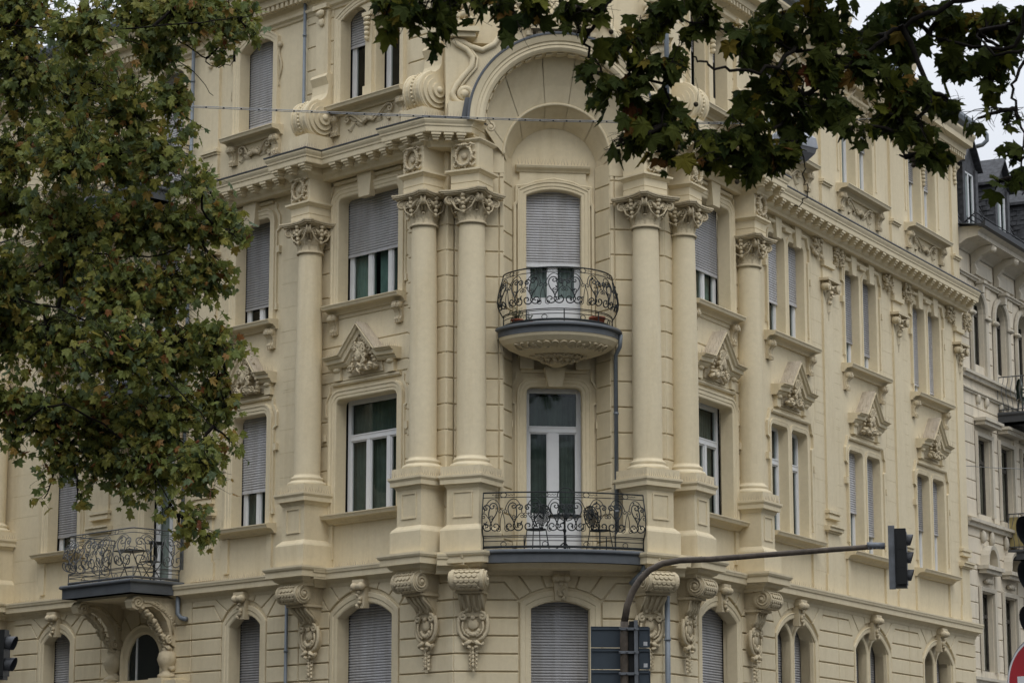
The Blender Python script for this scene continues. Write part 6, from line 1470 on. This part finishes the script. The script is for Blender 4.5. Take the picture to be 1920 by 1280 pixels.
def twig(mb, a, b_, r0, r1, rnd, sag=.1, n_=6, side=4):
    L_ = (b_-a).length; pts = []
    o = Vector((rnd.uniform(-1, 1), rnd.uniform(-1, 1), rnd.uniform(-.3, 1)))*L_*sag
    for i in range(n_+1):
        u = i/n_; p = a.lerp(b_, u)+o*math.sin(PI*u)+(Vector((rnd.uniform(-1, 1), rnd.uniform(-1, 1), rnd.uniform(-1, 1)))*L_*.02 if 0 < i < n_ else Vector()); pts.append(p)
    tube(mb, pts, r0, side, r1, cap=False); return pts
def tree(name, label, trunk_pts, trunk_r, limbs, blobs, size, mat_, seed, stem=.12, tipdown=.7, seeds=None, depthk=1.0, sub=9, bare=0):
    """limbs: polylines (px,py,Y) with radii; blobs: (px,py,rx,ry,Y,n)"""
    rnd = random.Random(seed); base = trunk_pts[0]; t = thing(name, label, 'tree', tuple(base))
    mb = MB(); tube(mb, trunk_pts, trunk_r, 14, trunk_r*.55); mb.build('trunk', BARK, t)
    br = MB(); lv = MB(); nodes_ = []
    for L_, r0, r1 in limbs:
        P = [px2(*q) for q in L_]
        pts = []
        for i in range(len(P)-1):
            for k in range(6):
                u = k/6; a = P[max(i-1, 0)]; b_, c, d = P[i], P[i+1], P[min(i+2, len(P)-1)]
                pts.append(.5*((2*b_)+(c-a)*u+(2*a-5*b_+4*c-d)*u*u+(3*b_-a-3*c+d)*u**3))
        pts.append(P[-1]); pts = [p+Vector((rnd.uniform(-1, 1), rnd.uniform(-1, 1), rnd.uniform(-1, 1)))*.02 for p in pts]
        tube(br, pts, r0, 8, r1); nodes_ += pts
    for (cx, cy, rx, ry, Y, n_) in blobs:
        C = px2(cx, cy, Y); m_ = Y/4900; ex, ez = rx*m_, ry*m_; ey = (ex+ez)/2*depthk
        nb_ = min(nodes_, key=lambda p: (p-C).length+.6*abs(p.y-C.y)+ (.5 if p.z < C.z-3 else 0))
        main = twig(br, nb_, C+Vector((rnd.uniform(-.3, .3)*ex, 0, rnd.uniform(-.2, .3)*ez)), .018+.012*ex, .008, rnd, .14, 8)
        ends = []
        for k in range(max(2, n_//sub)):
            while True:
                v = Vector((rnd.uniform(-1, 1), rnd.uniform(-1, 1), rnd.uniform(-1, 1)))
                if v.length < 1: break
            e = C+Vector((v.x*ex, v.y*ey, v.z*ez)); st = main[rnd.randrange(3, len(main))]; ends.append(twig(br, st, e, .006, .0025, rnd, .12, 5, 3))
        for k in range(bare):
            v = Vector((rnd.gauss(0, 1), rnd.gauss(0, 1), rnd.gauss(0, 1))).normalized()*rnd.uniform(.5, 1.25); st = main[rnd.randrange(2, len(main))]
            tw = twig(br, st, C+Vector((v.x*ex, v.y*ey, v.z*ez)), .0045, .0015, rnd, .15, 7, 3)
            for q in (2, 4, 5): twig(br, tw[q], tw[q]+Vector((rnd.uniform(-1, 1), rnd.uniform(-1, 1), rnd.uniform(-1, .6)))*.12, .0022, .001, rnd, .1, 3, 3)
        for k in range(n_):
            pts = rnd.choice(ends); p = pts[rnd.randrange(2, len(pts))]; 
            v = Vector((rnd.gauss(0, 1), rnd.gauss(0, 1), rnd.gauss(0, .8)-.4)); v = v.normalized()*rnd.uniform(.4, 1)*stem
            q = p+v; tip = Vector((rnd.gauss(0, .6), rnd.gauss(0, .6), -tipdown+rnd.gauss(0, .35))); nn = Vector((rnd.gauss(0, .6), -.5+rnd.gauss(0, .6), .5+rnd.gauss(0, .5)))
            tube(br, [p, (p+q)/2+Vector((0, 0, .01)), q], .0022, 3, cap=False)
            tn = min(1, max(0, rnd.gauss(.36, .2))) if rnd.random() > .035 else rnd.uniform(.85, 1)
            leaf(lv, q, tip, nn, size*rnd.choice((.45, .7, .85, 1, 1.1))*rnd.uniform(.85, 1.1), tn, rnd)
    br.build('branches', BARKD, t, normals=False); lv.build('crown', mat_, t, normals=False)
    if seeds:
        for (cx, cy, Y) in seeds:
            P = px2(cx, cy, Y); mb = MB(); tube(mb, [P+Vector((.01, 0, .02)), P+Vector((.015, 0, .09)), P+Vector((0, 0, .16))], .0016, 3)
            vs = [tuple(P+v*.015*(1+.12*noise.noise(v*9))) for v in ICO[0]]; mb.add(vs, ICO[1], True); mb.build('seed_ball', SEED, t)
    return t
random.seed(3)
# left tree, some thirty metres away
LL = [([(-420, 1300, 31), (-300, 900, 31), (-120, 800, 31), (30, 800, 31), (130, 835, 31)], .045, .012),
      ([(-300, 900, 31), (-160, 620, 31), (0, 560, 31), (160, 600, 30.5), (300, 700, 30), (400, 800, 30)], .02, .006),
      ([(-300, 900, 31), (-200, 400, 32), (-40, 330, 32), (120, 300, 31), (300, 260, 31)], .02, .006),
      ([(-300, 900, 31), (-260, 200, 31), (-60, 60, 31), (180, 60, 30.5), (380, 40, 30), (470, 30, 30)], .018, .005),
      ([(0, 560, 31), (120, 480, 31.5), (280, 480, 31), (410, 430, 31)], .018, .005),
      ([(30, 800, 31), (120, 760, 30.5), (260, 850, 30.5), (330, 960, 30)], .018, .005),
      ([(-200, 400, 32), (60, 180, 32), (250, 170, 31.5), (380, 240, 31)], .018, .005),
      ([(160, 600, 30.5), (300, 600, 31), (400, 640, 31)], .015, .005),
      ([(180, 60, 30.5), (330, 110, 31), (400, 180, 31)], .008, .004),
      ([(310, 60, 31), (370, 100, 31), (405, 125, 31), (440, 118, 31)], .012, .004)]
BLL = [(40, 30, 90, 70, 31, 110), (150, 60, 90, 70, 30, 120), (260, 30, 80, 60, 31, 110), (360, 20, 70, 55, 30.5, 110), (440, 30, 55, 45, 31, 60), (470, 60, 30, 30, 30.5, 14), (300, 100, 60, 50, 31, 55), (410, 85, 35, 25, 31, 14),
 (30, 150, 90, 80, 31, 130), (140, 170, 90, 80, 32, 130), (230, 190, 80, 70, 30.5, 110), (310, 190, 50, 50, 31, 44), (345, 240, 25, 30, 31, 12),
 (20, 280, 90, 80, 31, 120), (120, 290, 90, 80, 30, 130), (220, 300, 80, 70, 31.5, 120), (300, 310, 60, 60, 30.5, 70), (370, 340, 40, 40, 31, 30), (395, 325, 25, 30, 30, 10),
 (30, 400, 90, 70, 32, 110), (130, 410, 90, 70, 30.5, 130), (230, 420, 90, 70, 31, 130), (330, 420, 70, 60, 31, 90), (410, 420, 50, 50, 31, 50), (450, 440, 28, 35, 30.5, 14),
 (20, 520, 80, 80, 31, 110), (120, 530, 90, 80, 32, 120), (220, 540, 90, 70, 30.5, 130), (320, 540, 80, 70, 31, 110), (400, 530, 50, 60, 31, 50),
 (20, 640, 80, 80, 31.5, 110), (120, 650, 90, 80, 31, 120), (220, 660, 90, 80, 30, 130), (320, 660, 80, 70, 31, 110), (400, 650, 50, 60, 30.5, 48), (440, 660, 25, 40, 31, 12),
 (10, 750, 70, 60, 31, 60), (110, 770, 90, 65, 31, 110), (210, 780, 90, 70, 31, 130), (310, 780, 85, 75, 30.5, 130), (390, 780, 55, 65, 31, 60), (430, 760, 30, 50, 31, 14), (435, 830, 25, 40, 30.5, 12),
 (20, 830, 50, 40, 31, 12), (110, 860, 60, 45, 31, 40), (200, 880, 70, 45, 31, 50), (290, 880, 70, 50, 30.5, 70), (370, 870, 60, 55, 30, 60), (420, 900, 30, 40, 31, 14),
 (150, 930, 25, 25, 31, 8), (250, 935, 25, 20, 31, 8), (320, 950, 25, 25, 30, 12), (365, 980, 35, 40, 30, 22), (395, 1010, 20, 20, 30, 8), (80, 930, 14, 20, 31, 4), (340, 1000, 15, 30, 30, 6)]
BLL += [(-120, y, 130, 110, 31, 90) for y in (-60, 120, 300, 480, 660)]+[(x, -110, 120, 90, 31, 90) for x in (20, 200, 380)]
tb = [Vector((px2(-430, 1300, 31).x, 31, GZ)), px2(-425, 1300, 31), px2(-300, 900, 31), px2(-240, 300, 31), px2(-200, -300, 31)]
tree('plane_tree', 'big plane tree with green and browning leaves filling the left side', tb, .32, LL, [(x, y, rx*(1.2 if n > 60 else 1.05), ry*(1.2 if n > 60 else 1.05), Y, int(n*(4.6 if n > 30 else 2.8))) for x, y, rx, ry, Y, n in BLL], .096, LEAFL, 11, .17, depthk=.6, sub=5)
# right tree, branches hanging close overhead
LR = [([(2700, 300, 15), (2200, -60, 15), (1930, -20, 15), (1790, 5, 15), (1690, 50, 15), (1620, 100, 15), (1500, 90, 15), (1380, 60, 14.8), (1260, 30, 14.6)], .024, .005),
      ([(1930, -20, 15), (1900, 90, 15), (1780, 80, 15.3), (1740, 60, 15.4)], .016, .006),
      ([(2200, -60, 15), (1980, 60, 15), (1880, 100, 15), (1830, 60, 15.2)], .016, .006),
      ([(2200, -60, 15), (1900, -160, 14.6), (1500, -120, 14.5), (1180, -60, 14.6), (950, -70, 14.4), (800, -50, 14.3)], .03, .006),
      ([(1260, 30, 14.6), (1180, 90, 14.6), (1200, 130, 14.6), (1250, 170, 14.6), (1240, 240, 14.6)], .014, .006),
      ([(1180, -60, 14.6), (1130, 20, 14.5), (1100, 90, 14.6), (1150, 150, 14.6)], .016, .006),
      ([(1500, 90, 15), (1440, 130, 14.8), (1340, 125, 14.6), (1300, 110, 14.6)], .014, .005),
      ([(1620, 100, 15), (1520, 170, 15), (1460, 230, 15), (1400, 300, 14.8)], .02, .006),
      ([(1690, 50, 15), (1740, 170, 15), (1700, 250, 15), (1690, 300, 15)], .018, .006),
      ([(1980, 60, 15), (1915, 120, 15), (1900, 180, 15), (1918, 270, 15), (1912, 330, 15), (1916, 360, 15)], .012, .004),
      ([(1500, 270, 15), (1508, 330, 15), (1512, 365, 15), (1490, 390, 15)], .004, .003)]
BR = [(895, 12, 30, 30, 14.4, 6), (1048, 10, 30, 25, 14.5, 6), (1085, 60, 22, 30, 14.5, 3), (970, 55, 18, 18, 14.4, 4), (725, 25, 30, 45, 14.4, 8), (780, 20, 45, 45, 14.3, 16), (815, 65, 35, 35, 14.4, 9), (850, 15, 30, 40, 14.4, 8), (940, 15, 22, 30, 14.4, 6), (985, 25, 30, 35, 14.5, 10), (1010, 10, 20, 25, 14.5, 5),
 (1115, 15, 30, 25, 14.5, 6), (1150, 90, 45, 35, 14.6, 8), (1200, 60, 55, 50, 14.6, 14), (1240, 20, 60, 40, 14.6, 16), (1120, 140, 40, 30, 14.6, 7), (1190, 140, 55, 45, 14.6, 18), (1250, 110, 50, 40, 14.5, 14), (1150, 190, 50, 35, 14.6, 11), (1220, 200, 60, 45, 14.7, 20), (1190, 250, 50, 35, 14.6, 13), (1265, 250, 50, 35, 14.6, 16), (1150, 280, 25, 25, 14.6, 4), (1245, 295, 40, 20, 14.6, 6), (1310, 250, 35, 40, 14.8, 9),
 (1320, 30, 60, 40, 14.7, 16), (1350, 290, 50, 35, 14.8, 14), (1410, 250, 55, 50, 14.8, 18), (1400, 310, 50, 25, 14.8, 9), (1450, 300, 50, 35, 15, 14), (1390, 200, 45, 35, 14.9, 10), (1420, 80, 60, 50, 14.9, 20), (1470, 30, 70, 45, 15, 26), (1460, 150, 60, 50, 15, 24), (1500, 210, 55, 50, 15, 22), (1480, 270, 40, 35, 15, 10), (1390, 60, 30, 60, 14.7, 8),
 (1550, 40, 70, 50, 15, 30), (1550, 120, 70, 50, 15, 32), (1560, 200, 50, 45, 15, 18), (1600, 240, 35, 30, 15, 7), (1625, 60, 60, 60, 15.2, 26), (1640, 140, 60, 50, 15, 26), (1690, 90, 55, 60, 15.2, 24), (1700, 170, 55, 50, 15, 26), (1720, 240, 50, 50, 15, 22), (1750, 290, 45, 30, 15, 11), (1700, 20, 60, 40, 15.4, 22), (1770, 40, 60, 45, 15.4, 24), (1660, 210, 40, 40, 15, 12),
 (1790, 110, 50, 50, 15.4, 18), (1780, 190, 40, 35, 15.2, 8), (1830, 220, 35, 20, 15, 4), (1850, 40, 55, 50, 15.4, 20), (1850, 120, 45, 45, 15.2, 13), (1900, 30, 50, 50, 15.4, 20), (1905, 110, 35, 40, 15.3, 9), (1870, 170, 35, 25, 15.2, 6), (1905, 215, 22, 25, 15, 5), (1885, 290, 18, 30, 15, 3), (1870, 345, 35, 16, 15, 4), (1905, 335, 12, 20, 15, 3)]
BR += [(x, -110, 130, 90, 14.8, 60) for x in (760, 1000, 1240, 1480, 1720, 1950)]+[(2060, y, 110, 90, 15, 30) for y in (0, 160)]
SD = [(1078, 14, 14.5), (1105, 21, 14.5), (1271, 8, 14.6), (1275, 15, 14.6), (1280, 22, 14.6), (1279, 38, 14.6), (1305, 196, 14.6), (1146, 60, 14.6), (1193, 246, 14.6), (1164, 262, 14.6), (1272, 276, 14.6), (1268, 286, 14.6), (1712, 300, 15), (1716, 292, 15), (1713, 310, 15), (1382, 341, 14.8)]
tb = [Vector((px2(2700, 300, 15).x, 15, GZ)), px2(2700, 1200, 15), px2(2700, 300, 15), px2(2600, -800, 15), px2(2500, -1500, 15)]
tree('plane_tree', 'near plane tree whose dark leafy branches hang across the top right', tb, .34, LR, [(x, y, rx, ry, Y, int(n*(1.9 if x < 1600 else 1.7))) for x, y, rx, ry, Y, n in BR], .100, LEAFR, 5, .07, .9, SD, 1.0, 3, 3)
# ================================================================ unseen houses and trees added to shade the lower walls and darken the panes
ob = thing('added_opposite_house', 'plain grey-brown unseen house added behind the viewpoint for shade and reflections', 'building', (0, -22, GZ))  # added out of view to dim the walls and darken the panes
F0 = (Vector((0, -22)), Vector((1, 0)), Vector((0, 1))); om = plain('opposite plaster', (.13, .12, .10), .9)
mb = MB(); hs = [rr(-37+4*i, -35.4+4*i, 1+4*j, 3.4+4*j, .02) for i in range(19) for j in range(4)]
open_wall(mb, F0, -40, 40, GZ, 17, hs, -.3, 0); mb.add([(-40, -22.3, 17), (40, -22.3, 17), (40, -32, 21), (-40, -32, 21)], [[0, 1, 2, 3]]); mb.build('wall', om, ob)
mb = MB(); box(mb, F0, -40, 40, -.5, -.4, GZ, 16.5); mb.build('dark_interior', DARK, ob)
F1 = (Vector((-31, 60)), Vector((0, 1)), Vector((1, 0))); ob2 = thing('added_opposite_house', 'plain unseen house added across the left side street for dark reflections', 'building', (-31, 60, GZ))  # added unseen so that the left panes reflect something dark
mb = MB(); open_wall(mb, F1, -34, 40, GZ, 21, [rr(-32+4*i, -30.4+4*i, 1+4*j, 3.4+4*j, .02) for i in range(17) for j in range(5)], -.3, 0); mb.add([(-31.3, 26, 21), (-31.3, 100, 21), (-40, 100, 26), (-40, 26, 26)], [[0, 1, 2, 3]]); mb.build('wall', om, ob2)
mb = MB(); box(mb, F1, -34, 40, -.5, -.4, GZ, 20.5); mb.build('dark_interior', DARK, ob2)
BL = ['left kerb beyond the frame, level with the crossing', 'left of the road a few steps ahead of the viewpoint', 'right of the road just behind the viewpoint', 'middle strip well behind the viewpoint', 'right kerb halfway to the corner house', 'right kerb beyond the traffic mast', 'left pavement nearest the cream corner house', 'left side street beyond the first tree', 'left kerb, smallest crown close to the frame edge', 'right pavement nearest the cream corner house', 'right side street level with the neighbour house', 'far right behind the viewpoint', 'far left behind the viewpoint', 'tall one whose crown arches over the road']
def shade_tree(x, y, r, h, n_, seed, dx=0):  # unseen tree added to keep skylight off the lower walls
    rnd = random.Random(seed); t = thing('plane_tree', 'plane tree added for shade, '+BL[seed-1], 'tree', (x, y, GZ), 'trees added outside the view for shade')
    mb = MB(); tube(mb, [(x, y, GZ), (x+.2, y, h*.6), (x+dx*.5, y+.2, h*.85), (x+dx, y, h)] if dx else [(x, y, GZ), (x+.2, y, h*.5), (x, y+.2, h)], .3, 10, .1)
    x0_, x = x, x+dx
    for i in range(9):
        a = i*.7; tube(mb, [(x, y, h*((.85 if dx else .4)+.02*i)), (x+math.cos(a)*r*.8, y+math.sin(a)*r*.8, h*((.9 if dx else .55)+.03*i))], .1, 6, .03)
    mb.build('trunk', BARK, t); lv = MB()
    for i in range(n_):
        while True:
            v = Vector((rnd.uniform(-1, 1), rnd.uniform(-1, 1), rnd.uniform(-1, 1)))
            if v.length < 1 and noise.noise(v*2.6+Vector((seed, 0, 0))) > -.12: break
        leaf(lv, Vector((x+v.x*r, y+v.y*r, h+v.z*r*.8)), Vector((rnd.gauss(0, 1), rnd.gauss(0, 1), rnd.gauss(-.5, .6))), Vector((rnd.gauss(0, 1), rnd.gauss(0, 1), 1)), rnd.uniform(.3, .5), rnd.random()*.8, rnd)
    lv.build('crown', LEAFL, t, normals=False)
for i, q in enumerate(((-20, 24, 6, 9.5), (-9, 6, 5.5, 9.5), (8, -6, 6, 9), (-3, -12, 6, 9), (19, 14, 6.5, 10), (22, 30, 5.5, 9), (-14.8, 44.5, 5.2, 8.0), (-22, 52, 6, 9.0), (-9.5, 22, 4.6, 8.5), (17.5, 44, 6, 9.5), (25, 56, 6, 9), (26, -8, 6, 9), (-22, -10, 6, 9))): shade_tree(*q, 2200 if q[1] > 40 else 1000, i+1)

shade_tree(10.2, 30, 5.8, 17.6, 2500, 14, -5.2)  # added crown pushed over the road, above the frame, to dim the lower front
